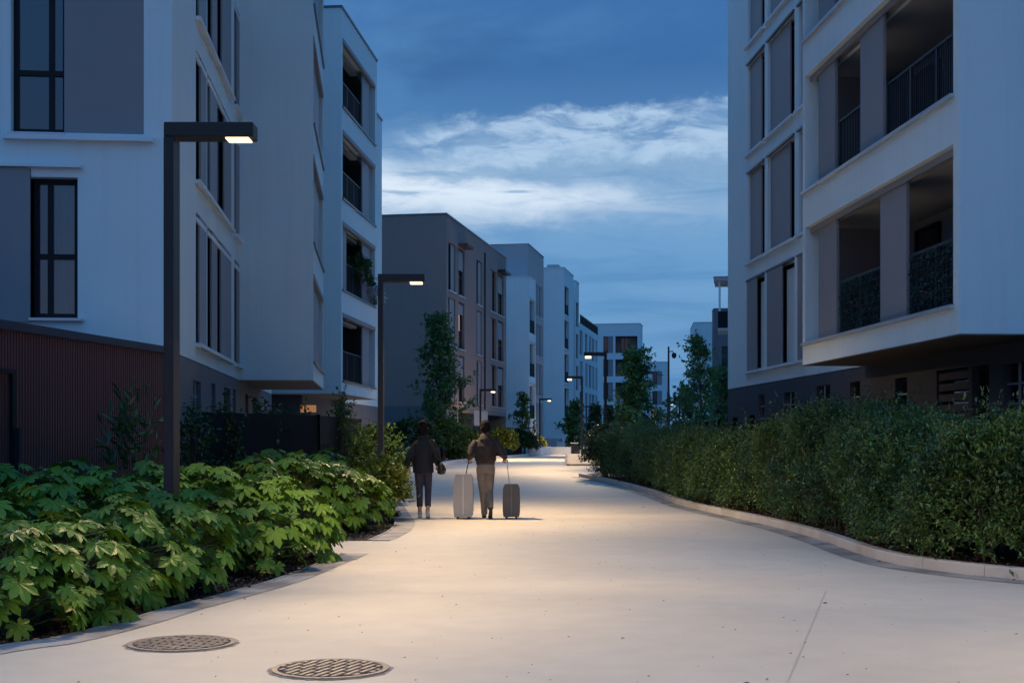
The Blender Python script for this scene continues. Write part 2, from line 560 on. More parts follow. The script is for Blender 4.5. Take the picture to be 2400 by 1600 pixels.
left_edge = catmull([G(*p) for p in [(-420, 1640), (0, 1532), (175, 1506), (350, 1463), (464, 1428), (600, 1391), (706, 1360), (783, 1329), (859, 1297)]], 6)
left_edge2 = catmull([G(*p) for p in [(915, 1266), (959, 1243), (970, 1224), (960, 1208), (933, 1170), (905, 1138), (860, 1112)]], 6)
right_edge = catmull([GS_(*p) for p in [(1340, 1117), (1400, 1129), (1450, 1142), (1500, 1157), (1560, 1181), (1600, 1193), (1700, 1216), (1780, 1235), (1830, 1249), (1900, 1272),
                                      (1960, 1296), (2030, 1318), (2100, 1332), (2200, 1346), (2300, 1357), (2400, 1367), (2800, 1405)]], 6)
far_left = [(-14, 56.3), GS_(905, 1104), GS_(960, 1104), GS_(1042, 1091), GS_(1068, 1085.5), GS_(1140, 1077), GS_(1240, 1068.5)]
path_pts = [(-4.6, -8)] + left_edge + [G(878, 1281)] + left_edge2 + [(-14, 49)] + far_left + \
           [GS_(1290, 1063.5), (4.5, 112), (20, 112), (18, 56), GS_(1600, 1104)] + [GS_(1440, 1116)] + right_edge + [(12, -8)]
flat_poly('path', path_pts, 0.0, path_m)
flat_poly('side_path', [(-5.1, 17.2), G(862, 1298), (left_edge2[0][0] + .35, left_edge2[0][1] - .2), (left_edge2[0][0], left_edge2[0][1]), (-5.0, 19.6)], -.006, path_m)

def offset_line(pts, d):
    out = []
    for i, p in enumerate(pts):
        a, b = np.array(pts[max(i - 1, 0)]), np.array(pts[min(i + 1, len(pts) - 1)])
        t = b - a; t = t / (np.linalg.norm(t) + 1e-9)
        out.append(np.array(p) + np.array((-t[1], t[0])) * d)
    return out

def band(name, line, d0, d1, z, mat):
    a, b = offset_line(line, d0), offset_line(line, d1)
    m = MB()
    for i in range(len(line) - 1):
        m.quad((*a[i], z + zg(a[i][1])), (*a[i + 1], z + zg(a[i + 1][1])), (*b[i + 1], z + zg(b[i + 1][1])), (*b[i], z + zg(b[i][1])))
    o = m.build(name, mat); o['kind'] = 'structure'
    return o

def resample(line, step):
    L = [np.array(p) for p in line]
    d = [0]
    for i in range(1, len(L)):
        d.append(d[-1] + np.linalg.norm(L[i] - L[i - 1]))
    n = max(2, int(d[-1] / step))
    xs = np.linspace(0, d[-1], n + 1)
    return [np.array((np.interp(x, d, [p[0] for p in L]), np.interp(x, d, [p[1] for p in L]))) for x in xs]

def raised_kerb(name, line, d0, d1, z0, z1, mat, per=6, gap=.006):
    """kerb stones ~1 m long, each bent along the line"""
    a, b = offset_line(line, d0), offset_line(line, d1)
    m = MB()
    n = len(line)
    i = 0
    while i < n - 1:
        j = min(i + per, n - 1)
        for k in range(i, j):
            A0, A1, B0, B1 = a[k].copy(), a[k + 1].copy(), b[k].copy(), b[k + 1].copy()
            if k == j - 1:
                tA = (A1 - A0) / (np.linalg.norm(A1 - A0) + 1e-9); A1 = A1 - tA * gap
                tB = (B1 - B0) / (np.linalg.norm(B1 - B0) + 1e-9); B1 = B1 - tB * gap
            c = .012
            e0, e1 = A0 + (B0 - A0) * .08, A1 + (B1 - A1) * .08
            m.quad((*A0, z0), (*A1, z0), (*A1, z1 - c), (*A0, z1 - c))
            m.quad((*A0, z1 - c), (*A1, z1 - c), (*e1, z1), (*e0, z1))
            m.quad((*e0, z1), (*e1, z1), (*B1, z1), (*B0, z1))
            m.quad((*B0, z1), (*B1, z1), (*B1, z0), (*B0, z0))
            if k == j - 1:
                m.quad((*A1, z0), (*B1, z0), (*B1, z1 - c), (*A1, z1 - c))
            if k == i:
                m.quad((*A0, z0), (*B0, z0), (*B0, z1 - c), (*A0, z1 - c))
        i = j
    m.v = [(x, y, z + zg(y)) for x, y, z in m.v]
    o = m.build(name, mat); o['kind'] = 'structure'
    return o

lk = resample(left_edge, .2)
band('flush_kerb', lk, -.02, .27, .005, flush_m)
raised_kerb('kerb_edging', lk, .272, .31, -.05, .010, flush_m, per=5)
lk2 = resample(left_edge2, .2)
band('flush_kerb', lk2, -.02, .30, .005, flush_m)
raised_kerb('kerb_edging', lk2, .302, .34, -.05, .010, flush_m, per=5)
rk = resample(right_edge, .2)
band('gutter_strip', rk, -.06, .26, .005, gutter_m)
raised_kerb('kerb', rk, .262, .40, -.05, .125, kerb_m, per=5)
fk = resample([np.array(p) for p in far_left[1:5]], .5)
raised_kerb('kerb', fk, 0.0, .25, -.05, .14, concrete, per=4)
fk = resample([np.array(p) for p in far_left[4:]], .5)
raised_kerb('kerb', fk, 0.02, .3, -.05, .14, concrete, per=4)
# raised soil bed of the right hand hedge
rb = offset_line(rk, .39)
bed_pts = [tuple(p) for p in rb] + [(14, 11), (14, 24), (8.6, 27), (6.6, 42), (4.6, 52)]
flat_poly('hedge_bed_soil', bed_pts, .085, soil_m)
# saw cut joint in the slab
j0, j1 = np.array(G(1935, 1385)), np.array(G(1845, 1600))
j1 = j0 + (j1 - j0) * 2.2
tj = (j1 - j0) / np.linalg.norm(j1 - j0); nj = np.array((-tj[1], tj[0])) * .0035
jm = MB(); jm.quad((*(j0 - nj), .0035), (*(j0 + nj), .0035), (*(j1 + nj), .0035), (*(j1 - nj), .0035))
tag(jm.build('slab_joint', material('joint_strip', (.50, .455, .37), .9)), kind='structure')  # the joint's own tone, slightly darker than the path

# =================================================================== buildings
class Face:
    """one wall plane of a building. kind 'street' (x = pos), out = +1 / -1, or 'front' (y = pos, looks at the camera)"""
    def __init__(s, b, kind, pos, out=1):
        s.b, s.kind, s.pos, s.out = b, kind, pos, out
    def m(s, a, z, d=0.0):
        if s.kind == 'street':
            return (s.pos - s.out * d, a, z)
        return (a, s.pos + d, z)
    def hit(s, px, py=None):
        b = s.b
        r = np.array(((px - CXP) / FPX, 1.0))
        rx, ry = r @ b.n, r @ b.d
        cx, cy = -(b.O @ b.n), -(b.O @ b.d)
        if s.kind == 'street':
            t = (s.pos - cx) / rx; a = cy + t * ry
        else:
            t = (s.pos - cy) / ry; a = cx + t * rx
        if py is None:
            return a
        return a, EYE - (py - HZ) / FPX * t
    def box(s, mb, a0, a1, z0, z1, d0, d1):
        p, q = s.m(a0, z0, d0), s.m(a1, z1, d1)
        mb.box(p[0], q[0], p[1], q[1], p[2], q[2])
    def wall(s, mb, a0, a1, z0, z1, holes=(), depth=.2):
        a0, a1 = min(a0, a1), max(a0, a1)
        hs = []
        for h in holes:
            ha, hb = max(a0, min(h[0], h[1])), min(a1, max(h[0], h[1]))
            hc, hd = max(z0, h[2]), min(z1, h[3])
            if hb - ha > .01 and hd - hc > .01:
                hs.append((ha, hb, hc, hd, h[4] if len(h) > 4 else depth))
        A = sorted({a0, a1, *[h[0] for h in hs], *[h[1] for h in hs]})
        Z = sorted({z0, z1, *[h[2] for h in hs], *[h[3] for h in hs]})
        for i in range(len(A) - 1):
            for j in range(len(Z) - 1):
                ca, cz = (A[i] + A[i + 1]) / 2, (Z[j] + Z[j + 1]) / 2
                if any(h[0] < ca < h[1] and h[2] < cz < h[3] for h in hs):
                    continue
                mb.quad(s.m(A[i], Z[j]), s.m(A[i + 1], Z[j]), s.m(A[i + 1], Z[j + 1]), s.m(A[i], Z[j + 1]))
        for ha, hb, hc, hd, dp in hs:
            for (p, q) in (((ha, hc), (hb, hc)), ((hb, hc), (hb, hd)), ((hb, hd), (ha, hd)), ((ha, hd), (ha, hc))):
                mb.quad(s.m(*p), s.m(*q), s.m(*q, dp), s.m(*p, dp))

class Building:
    def __init__(s, name, label, px, Y, v, cat='building', group=None):
        s.O = np.array((at(px, Y), Y))
        d = np.array(((v - CXP) / FPX, 1.0)); s.d = d / np.linalg.norm(d)
        s.n = np.array((s.d[1], -s.d[0]))
        s.root = empty(name, (s.O[0], s.O[1], 0), math.atan2(-s.d[0], s.d[1]))
        tag(s.root, label, cat, group)
    def street(s, pos, out=1):
        return Face(s, 'street', pos, out)
    def front(s, pos):
        return Face(s, 'front', pos)
    def part(s, mb, name, mat, bevel=0, parent=None):
        return mb.build(name, mat, parent or s.root, bevel)

def mass(b, mb, x0, x1, y0, y1, z0, z1, out=1, hs=(), hf=(), ds=.22, df=.22, core=True):
    """a storey block: street wall at x1 (out=+1) or x0 (out=-1), front wall at y0, others closed; holes cut in street/front"""
    xs = x1 if out > 0 else x0
    fs, ff = b.street(xs, out), b.front(y0)
    fs.wall(mb, y0, y1, z0, z1, hs, ds)
    ff.wall(mb, x0, x1, z0, z1, hf, df)
    xo = x0 if out > 0 else x1
    mb.quad((xo, y0, z0), (xo, y1, z0), (xo, y1, z1), (xo, y0, z1))
    mb.quad((x0, y1, z0), (x1, y1, z0), (x1, y1, z1), (x0, y1, z1))
    mb.quad((x0, y0, z1), (x1, y0, z1), (x1, y1, z1), (x0, y1, z1))
    mb.quad((x0, y0, z0), (x1, y0, z0), (x1, y1, z0), (x0, y1, z0))
    return fs, ff

def coping_box(b, x0, x1, y0, y1, z, mat=None, h=.07, o=.04):
    m = MB(); m.box(x0 - o, x1 + o, y0 - o, y1 + o, z + .002, z + h)
    return b.part(m, 'roof', mat or coping)

def window(b, f, a0, a1, z0, z1, dp=.2, mull=(), trans=(), pane=None, fw=.06, name='window', sill=False, sx=.06, sz=None):
    """dark framed window at the back of its opening: frame mesh with its pane (and sill) as sub-parts"""
    a0, a1 = min(a0, a1), max(a0, a1)
    m = MB()
    d0, d1 = dp - .07, dp - .005
    e = .004
    f.box(m, a0 + e, a0 + fw, z0 + e, z1 - e, d0, d1); f.box(m, a1 - fw, a1 - e, z0 + e, z1 - e, d0, d1)
    f.box(m, a0 + fw, a1 - fw, z0 + e, z0 + fw, d0, d1); f.box(m, a0 + fw, a1 - fw, z1 - fw, z1 - e, d0, d1)
    for x in mull:
        f.box(m, x - fw / 2, x + fw / 2, z0 + fw, z1 - fw, d0 + .002, d1)
    for z in trans:
        f.box(m, a0 + fw, a1 - fw, z - fw / 2, z + fw / 2, d0 - .004, d1)
    w = b.part(m, name, dframe)
    p = MB(); f.box(p, a0 + fw - .01, a1 - fw + .01, z0 + fw - .01, z1 - fw + .01, dp - .04, dp - .02)
    b.part(p, 'pane', pane or dglass, parent=w)
    if sill:
        q = MB(); f.box(q, a0 - .04, a1 + .04, z0 - .055, z0 - .004 if sz is None else sz, -sx, dp - .08)
        b.part(q, 'sill', sillm, parent=w)
    return w

def shutter(b, f, a0, a1, z0, z1, d=.06, t=.04, mat=None):
    m = MB(); f.box(m, a0, a1, z0, z1, d, d + t)
    return b.part(m, 'shutter', mat or shut)

def sill(b, f, a0, a1, z, out=.07, h=.05, dp=.05, mat=None, name='sill'):
    m = MB(); f.box(m, min(a0, a1), max(a0, a1), z - h, z, -out, dp)
    return b.part(m, name, mat or white2)

def railing(b, f, a0, a1, z0, z1, d=.12, bars=.1, post=1.0, panel=False):
    a0, a1 = min(a0, a1), max(a0, a1)
    m = MB()
    f.box(m, a0, a1, z1 - .04, z1, d - .02, d + .03)
    f.box(m, a0, a1, z0 + .05, z0 + .08, d - .01, d + .02)
    n = max(1, int((a1 - a0) / post))
    for i in range(n + 1):
        x = a0 + .03 + (a1 - a0 - .06) * i / n
        f.box(m, x - .03, x + .03, z0, z1 - .002, d - .015, d + .025)
    k = max(2, int((a1 - a0) / bars))
    for i in range(1, k):
        x = a0 + (a1 - a0) * i / k
        f.box(m, x - .008, x + .008, z0 + .05, z1 - .03, d - .003, d + .013)
    r_ = b.part(m, 'railing', dmetal)
    if panel:
        p = MB(); f.box(p, a0 + .02, a1 - .02, z0 + .06, z1 - .06, d + .03, d + .036)
        b.part(p, 'screen', fence_m, parent=r_)
    return r_

def loggia_back(b, f, a0, a1, z0, z1, dp, door=None, mat=None):
    m = MB(); f.box(m, a0, a1, z0, z1, dp - .02, dp + .02)
    e_ = .45 if dp > 1.5 else .3
    f.box(m, a0, a1, z1 - .012, z1 - .004, e_, dp - .02); f.box(m, a0, a1, z0 + .004, z0 + .012, e_, dp - .02)
    f.box(m, a0 + .004, a0 + .012, z0 + .012, z1 - .012, e_, dp - .02); f.box(m, a1 - .012, a1 - .004, z0 + .012, z1 - .012, e_, dp - .02)
    w = b.part(m, 'loggia_wall', mat or loggia_m)
    if door:
        window(b, f, door[0], door[1], z0 + .02, z0 + 2.15, dp - .02, name='balcony_door')
    return w

# ---------------------------------------------------------------- near left block (front, side, cantilevered bay)
B = Building('apartment_building', 'nearest white apartment block at left, with dark plinth and overhanging blank bay', 402, 21.8, 893)
wm, bm_ = MB(), MB()
S0 = B.street(0); FR = B.front(0)
H0, TOP = 2.90, 18.6
ybk = S0.hit(561)
BF = B.front(ybk)
pbk = BF.hit(734)
S1 = B.street(pbk)
ybe = S1.hit(758)
# openings
fw0, fw1 = FR.hit(73), FR.hit(182)
fs0, fs1 = FR.hit(-70), FR.hit(72)
uw0, uw1, us1 = FR.hit(25), FR.hit(150), FR.hit(337)
hf = [(fs0, fw1, 3.42, 5.68), (uw0, us1, 6.40, 8.8), (fs0, fw1, 9.42, 11.68), (uw0, us1, 12.4, 14.8)]
side_cols = [(459, 483), (486, 507.5), (509, 541), (549, 568.5 - 8)]
side_a = [(S0.hit(p), S0.hit(q)) for p, q in side_cols]
hs = []
SZ = [3.24 + 2.99 * k for k in range(5)]
for k in range(5):
    for a in side_a:
        hs.append((a[0], a[1], SZ[k], SZ[k] + 2.42))
FR.wall(wm, -13, 0, H0, TOP, hf, .24)
S0.wall(wm, 0, ybk, H0, TOP, hs, .11)
wm.quad((-13, 0, TOP), (0, 0, TOP), (0, 20, TOP), (-13, 20, TOP))
wm.quad((-13, 0, H0), (-13, 20, H0), (-13, 20, TOP), (-13, 0, TOP))
wm.quad((-13, 20, H0), (0, 20, H0), (0, 20, TOP), (-13, 20, TOP))
S0.wall(wm, ybe, 20, H0, TOP)
# bay
LZ = [3.36 + 2.88 * k for k in range(6)]
lg0, lg1 = ybk + .10, S1.hit(757.2)
mass(B, wm, .0, pbk, ybk, ybe, H0 + .012, TOP, 1, [(lg0, lg1, z, z + 2.12) for z in LZ[:5]], (), ds=1.2)
B.part(wm, 'wall', white)
sf = MB(); sf.box(.01, pbk - .004, ybk + .004, ybe - .004, H0 - .012, H0 + .008)
B.part(sf, 'soffit', soffit_m)
for k, z in enumerate(LZ[:5]):
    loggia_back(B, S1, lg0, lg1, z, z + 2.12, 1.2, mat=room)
    a = S1.hit(743)
    shutter(B, S1, a, lg1 - .15, z + .01, z + 2.1, .1, .05, shut2)
    sill(B, S1, lg0 - .05, lg1 + .05, z, .05, .06, .2, coping)
    sill(B, S1, lg0, lg1, z + 2.12, .02, .12, .1, shut2, 'shutter_track')
    railing(B, S1, lg0 + .02, a, z + .01, z + 1.0, .16)
# side windows: dark glass in the near part, sliding shutter in the far part
for k in range(5):
    for i, a in enumerate(side_a):
        z0, z1 = SZ[k], SZ[k] + 2.42
        window(B, S0, a[0], a[1], z0, z1, .105, sill=False)
        cut = (.30, .40, .24, .46)[(i + k) % 4]
        shutter(B, S0, a[0] + (a[1] - a[0]) * cut, a[1] - .02, z0 + .02, z1 - .03, -.012, .035, shut if (i + k) % 2 else shut2)
        sill(B, S0, a[0] - .08, a[1] + .10, z0 - .004, .10, .07, .06)
        sill(B, S0, a[0] - .02, a[1] + .02, z1 - .10, .018, .09, .02, white2, 'lintel')
# front windows
for z0, z1, tr in ((3.42, 5.68, zat(602, 21.8)), (9.42, 11.68, 10.9)):
    w = window(B, FR, fw0, fw1, z0, z1, .235, mull=(FR.hit(112),), trans=(tr,), pane=clear, fw=.085)
    shutter(B, FR, fs0, fs1, z0 - .07, z1 + .13, -.05, .045)
    sill(B, FR, fw0 - .02, fw1 + .09, z0 - .004, .09, .045, .15, sillm)
    sill(B, FR, fs0, fw1 + .07, z1 + .21, .10, .06, .05, white2, 'lintel')
    sill(B, FR, fs1 + .01, fw1, z1, .012, -.12, .02, white2, 'blind_box')
for z0, z1 in ((6.40, 8.8), (12.4, 14.8)):
    window(B, FR, uw0, uw1 + .03, z0, z1, .235, mull=(FR.hit(115),), trans=(z0 + .99,), pane=clear, fw=.085)
    shutter(B, FR, uw1, us1, z0 - .01, z1 - .02, .02, .045)
    sill(B, FR, uw0 - .1, us1 + .16, z0 - .06, .11, .07, .06)
    sill(B, FR, uw0 - .05, uw1 + .02, z0 - .004, .04, .04, .15, sillm)
# rooms behind the two glazed openings on the front
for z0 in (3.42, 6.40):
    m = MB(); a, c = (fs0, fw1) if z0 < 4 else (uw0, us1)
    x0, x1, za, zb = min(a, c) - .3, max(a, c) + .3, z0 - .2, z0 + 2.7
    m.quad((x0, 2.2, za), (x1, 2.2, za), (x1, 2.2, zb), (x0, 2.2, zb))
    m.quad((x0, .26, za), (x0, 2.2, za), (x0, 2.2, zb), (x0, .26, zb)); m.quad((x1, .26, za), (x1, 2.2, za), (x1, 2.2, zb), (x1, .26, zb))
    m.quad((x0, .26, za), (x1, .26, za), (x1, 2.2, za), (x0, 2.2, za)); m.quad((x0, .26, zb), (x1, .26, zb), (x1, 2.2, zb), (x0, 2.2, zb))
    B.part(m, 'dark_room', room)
cm = MB()
xa, xb = FR.hit(116), FR.hit(182)
n = 60
for i in range(n):
    p, q = xa + (xb - xa) * i / n, xa + (xb - xa) * (i + 1) / n
    f = lambda x: .34 + .022 * math.sin(x * 46) + .012 * math.sin(x * 101)
    cm.quad((p, f(p), 3.46), (q, f(q), 3.46), (q, f(q), 5.64), (p, f(p), 5.64))
B.part(cm, 'curtain', curtain)
# plinth
pl = []
gw = [(453, 471, 890), (496, 505, 897), (525, 540, 907), (546, 553, 911), (575, 582, 922), (592, 603, 929)]
for p, q, yt in gw:
    a0, z1 = S0.hit(p, yt)
    pl.append((a0, S0.hit(q), .6, z1))
S0.wall(bm_, 0, 20, 0, H0 - .014, pl, .2)
FR.wall(bm_, -13, 0, 0, H0 - .014)
bm_.quad((-13, 0, H0 - .014), (0, 0, H0 - .014), (0, 20, H0 - .014), (-13, 20, H0 - .014))
B.part(bm_, 'plinth', base_m)
for i, h in enumerate(pl):
    w = window(B, S0, h[0], h[1], h[2], h[3], .195)
    if i < 2:
        m = MB()
        na = 2 if i == 0 else 1
        for t in range(1, na):
            x = h[0] + (h[1] - h[0]) * t / na
            S0.box(m, x - .02, x + .02, h[2], h[3], .03, .06)
        for t in range(1, 7):
            z = h[2] + (h[3] - h[2]) * t / 7
            S0.box(m, h[0], h[1], z - .02, z + .02, .065, .09)
        B.part(m, 'window_bars', shut2, parent=w)

# ---------------------------------------------------------------- second left block with loggias
B = Building('apartment_building', 'white apartment block with four stacked loggias, standing behind the near left block', 800, 43.9, 1463)
wm, bm_ = MB(), MB()
S = B.street(0); FR = B.front(0)
ye = S.hit(883)
rx = -1.2
SR = B.street(rx)
yr = SR.hit(895)
z0b, ztop = 2.98, 15.58
LZ = [3.41 + 3.0 * k for k in range(4)]
l0, l1 = S.hit(803), S.hit(879)
mass(B, wm, -9, 0, 0, ye, z0b + .01, ztop, 1, [(l0, l1, z, z + 2.23) for z in LZ], (), ds=1.7)
mass(B, wm, -10, rx, ye + .01, yr, z0b - .1, 15.2, 1)
B.part(wm, 'wall', white)
sf = MB(); sf.box(-8.9, -.004, .004, ye - .004, z0b - .012, z0b + .006)
B.part(sf, 'soffit', soffit_m)
coping_box(B, -9, 0, 0, ye, ztop); coping_box(B, -10, rx, ye + .1, yr, 15.2)
for k, z in enumerate(LZ):
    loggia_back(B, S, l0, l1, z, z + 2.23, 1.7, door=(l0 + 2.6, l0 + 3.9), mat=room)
    a = S.hit(857)
    shutter(B, S, a, S.hit(873), z + .02, z + 2.2, .12, .05, shut2)
    left = S.hit(820) if k == 1 else S.hit(809)
    if k == 1:
        shutter(B, S, l0 + .02, left, z + .02, z + 2.2, .12, .05, shut2)
    railing(B, S, left, a, z + .01, z + 1.05, .2, bars=.11)
    sill(B, S, l0 - .08, l1 + .1, z, .05, .06, .12, coping)
    sill(B, S, l0, l1, z + 2.23, .02, .13, .1, shut, 'shutter_track')
    m = MB(); S.box(m, left + .2, a - .1, z + 2.02, z + 2.12, .3, .55)
    B.part(m, 'awning_box', sillm)
xg = -1.5
bm_.box(-9, rx - .001, ye, yr, 0, z0b - .102)
B.street(xg).wall(bm_, .8, ye, 0, z0b - .014, [(3.2, 4.2, 0.02, 2.3)], .2)
B.front(.8).wall(bm_, -9, xg, 0, z0b - .014)
B.part(bm_, 'plinth', base_m)
Fp = B.front(.8)
a0, zz0 = Fp.hit(704, 966); a1, zz1 = Fp.hit(741, 949)
m = MB(); Fp.box(m, a0, a1, zz0, zz1, -.03, -.005); B.part(m, 'lit_lobby_panel', orange_panel)
Fq = B.street(rx)
for p, q in ((800, 813), (851, 857)):
    pass
# laundry on the lowest loggia
m = MB()
for i in range(4):
    S.box(m, l0 + .7 + i * .28, l0 + .93 + i * .28, 3.45 + .1 * (i % 2), 4.55, .34, .36)
lau = m.build('laundry', material('blue_cloth', (.02, .07, .32), .8), None)
lau.matrix_world = Matrix.LocRotScale(Vector((B.O[0], B.O[1], 0)), Matrix.Rotation(math.atan2(-B.d[0], B.d[1]), 3, 'Z'), None)
tag(lau, 'blue laundry hanging in the lowest loggia behind the second street lamp', 'laundry')
L2 = B; L2S = S; L2LZ = LZ

# ---------------------------------------------------------------- taupe block
B = Building('apartment_building', 'taupe brown apartment block with blank end wall behind the second street lamp', 1046, 70, 1762)
wm, bm_ = MB(), MB()
S = B.street(0)
yl = S.hit(1186.5)
zb, zt = 3.25, 13.23
cols = [(1051, 1067), (1075, 1088.5), (1117, 1129), (1149, 1163.5), (1167, 1180)]
rows = [3.55, 6.45, 9.36]
ca = [(S.hit(p), S.hit(q)) for p, q in cols]
mass(B, wm, -16, 0, 0, yl, zb, zt, 1, [(a, c, z, z + 2.55) for a, c in ca for z in rows], (), ds=.22)
B.part(wm, 'wall', brown)
coping_box(B, -16, 0, 0, yl, zt)
for i, (a, c) in enumerate(ca):
    for k, z in enumerate(rows):
        lit = (i, k) in ((1, 1), (2, 1))
        if i in (0, 2):
            mid = a + (c - a) * (.35 if (i + k) % 2 else .5)
            window(B, S, a, c, z, z + 2.55, .215)
            shutter(B, S, mid, c - .03, z + .02, z + 2.5, .06, .04, shut2)
        elif i == 3:
            window(B, S, a, c, z, z + 2.55, .215)
            shutter(B, S, a + .03, a + (c - a) * .45, z + .02, z + 2.5, .06, .04, brown)
        else:
            window(B, S, a, c, z, z + 2.55, .215, trans=(z + 1.05,))
            m = MB(); S.box(m, a + .05, c - .05, z + (1.4 if not lit else 1.9), z + 2.45, .08, .10); B.part(m, 'blind', shut2)
            if lit:
                m = MB(); S.box(m, a + .06, a + (c - a) * .45, z + 1.0, z + 1.88, .10, .12); B.part(m, 'lit_curtain', lit_glass)
        if lit and i == 2:
            m = MB(); S.box(m, a + .05, a + (c - a) * .32, z + 1.7, z + 2.4, .10, .12); B.part(m, 'lit_curtain', lit_glass)
        sill(B, S, a - .08, c + .1, z, .07, .06, .06, sillm)
# awnings over two top windows
for i in (1, 4):
    a, c = ca[i]
    m = MB(); S.box(m, a - .1, c + .1, 12.0, 12.14, -.5, 0); B.part(m, 'awning', material('awning_cloth', (.12, .075, .08), .8) if i == 1 else dmetal)
m = MB()
a = S.hit(1134.5)
m.tube([(.06, a, 3.3), (.06, a, 12.6)], [.045, .045], 8); B.part(m, 'downpipe', dmetal)
S.wall(bm_, 0, yl, 0, zb - .004, [(S.hit(1074), S.hit(1111), 0, 3.0), (S.hit(1143), S.hit(1185), 0, 3.0)], 2.0)
B.front(0).wall(bm_, -16, 0, 0, zb - .004)
bm_.quad((-2.0, 0, 0), (-2.0, yl, 0), (-2.0, yl, zb), (-2.0, 0, zb))
B.part(bm_, 'plinth', base_m)
m = MB(); S.box(m, S.hit(1111), S.hit(1143), .0, 3.2, -.01, .2); S.box(m, S.hit(1144), S.hit(1184), 0, 2.9, 1.7, 1.8)
B.part(m, 'porch_pier', greyr)

# ---------------------------------------------------------------- grey block with a white bay
B = Building('apartment_building', 'grey apartment block with a lower white bay, just beyond the taupe block', 1240, 95, 1762)
wm, gm = MB(), MB()
S = B.street(0)
y1 = S.hit(1255.5)
LZ = [1.0, 4.0, 7.0, 9.9]
mass(B, wm, -9, 0, 0, y1, 0, 13.0, 1, [(.25, y1 - .2, z, z + 2.4) for z in (3.0, 6.0, 9.1)], (), ds=1.0)
B.part(wm, 'wall', white)
coping_box(B, -9, 0, 0, y1, 13.0, white2)
for z in (3.0, 6.0, 9.1):
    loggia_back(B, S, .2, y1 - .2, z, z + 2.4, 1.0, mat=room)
    railing(B, S, .25, y1 - .2, z, z + 1.0, .08, bars=.12)
    shutter(B, S, y1 - 1.0, y1 - .25, z, z + 2.4, .2, .05, shut2)
    sill(B, S, .2, y1 - .1, z + 2.55, .06, .08, .1, sillm)
FG = B.front(y1 + .02)
gx = FG.hit(1238)
SG = B.street(gx)
y2 = SG.hit(1274)
hh = []
for p, q in ((1256.5, 1262), (1264, 1271.5)):
    a, c = SG.hit(p), SG.hit(q)
    for z in (1.9, 4.9, 7.9, 10.9):
        hh.append((a, c, z, z + 2.4))
mass(B, gm, -14, gx, y1 + .02, y2, 0, 15.75, 1, hh, ())
B.part(gm, 'wall', greyr)
coping_box(B, -14, gx, y1 + .1, y2, 15.75)
for h in hh:
    window(B, SG, *h, .21)
    shutter(B, SG, h[0] + (h[1] - h[0]) * .5, h[1] - .05, h[2] + .02, h[3] - .02, .06, .04, shut2)
    sill(B, SG, h[0] - .1, h[1] + .1, h[2], .06, .06, .05, sillm)

# ---------------------------------------------------------------- tall narrow white block
B = Building('apartment_building', 'tall narrow white apartment block with a plant box on its roof, in the middle distance', 1322, 118, 1762)
wm = MB()
S = B.street(0)
y1 = S.hit(1335.5)
hz = [(.3, y1 - .5, z, z + 2.5) for z in (3.6, 6.6, 9.6, 12.6)]
mass(B, wm, -9, 0, 0, y1 + 2.5, 0, 16.6, 1, hz, (), ds=1.0)
B.part(wm, 'wall', white)
coping_box(B, -9, 0, 0, y1 + 2.5, 16.6, white2)
for h in hz:
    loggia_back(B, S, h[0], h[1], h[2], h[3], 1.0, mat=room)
    railing(B, S, h[0], h[1], h[2], h[2] + 1, .1, bars=.15)
    sill(B, S, h[0], h[1], h[2] - .1, .06, .1, .1, sillm)
F0 = B.front(0)
m = MB(); m.box(F0.hit(1276), F0.hit(1303), 1.5, 4, 16.6, 17.1); B.part(m, 'plant_box', greyr)
m = MB()
for p, q in ((1275, 1289), (1291, 1305)):
    F0.box(m, F0.hit(p), F0.hit(q), .05, 1.65, -.03, -.005)
B.part(m, 'service_door', sillm)

# ---------------------------------------------------------------- long white block with roof terrace
B = Building('apartment_building', 'long white apartment block with dark roof terrace railing, farthest on the left', 1349, 126, 1762)
wm = MB()
S = B.street(0)
y1 = S.hit(1357)
SB = B.street(-.35)
y2 = SB.hit(1402)
mass(B, wm, -8, 0, 0, y1, 0, 16.4, 1, [(.4, y1 - .3, z, z + 2.3) for z in (3.2, 6.2, 9.2, 12.2)], ())
hh = []
for i, (p, q) in enumerate(((1359, 1366), (1372, 1377), (1381, 1386), (1388, 1393), (1396, 1399.5))):
    a, c = SB.hit(p), SB.hit(q)
    for z in (.9, 3.9, 6.9, 9.9):
        hh.append((a, c, z, z + 2.4, .25))
mass(B, wm, -8, -.35, y1 + .01, y2, 0, 12.95, 1, hh, ())
B.part(wm, 'wall', white)
coping_box(B, -8, 0, 0, y1, 16.4, white2)
for z in (3.2, 6.2, 9.2, 12.2):
    window(B, S, .4, y1 - .3, z, z + 2.3, .2)
for i, h in enumerate(hh):
    window(B, SB, *h[:4], .24)
    if i % 3 != 1:
        shutter(B, SB, h[0] + (h[1] - h[0]) * (.45 if i % 2 else .1), h[1] - .05, h[2] + .02, h[3] - .02, .06, .04, shut if i % 2 else shut2)
m = MB(); m.box(-6, -.9, y1 + .1, SB.hit(1369), 12.96, 15.6); B.part(m, 'penthouse', base_m)
railing(B, SB, SB.hit(1361), y2, 12.96, 13.9, .05, bars=.25, post=2.5, panel=True)

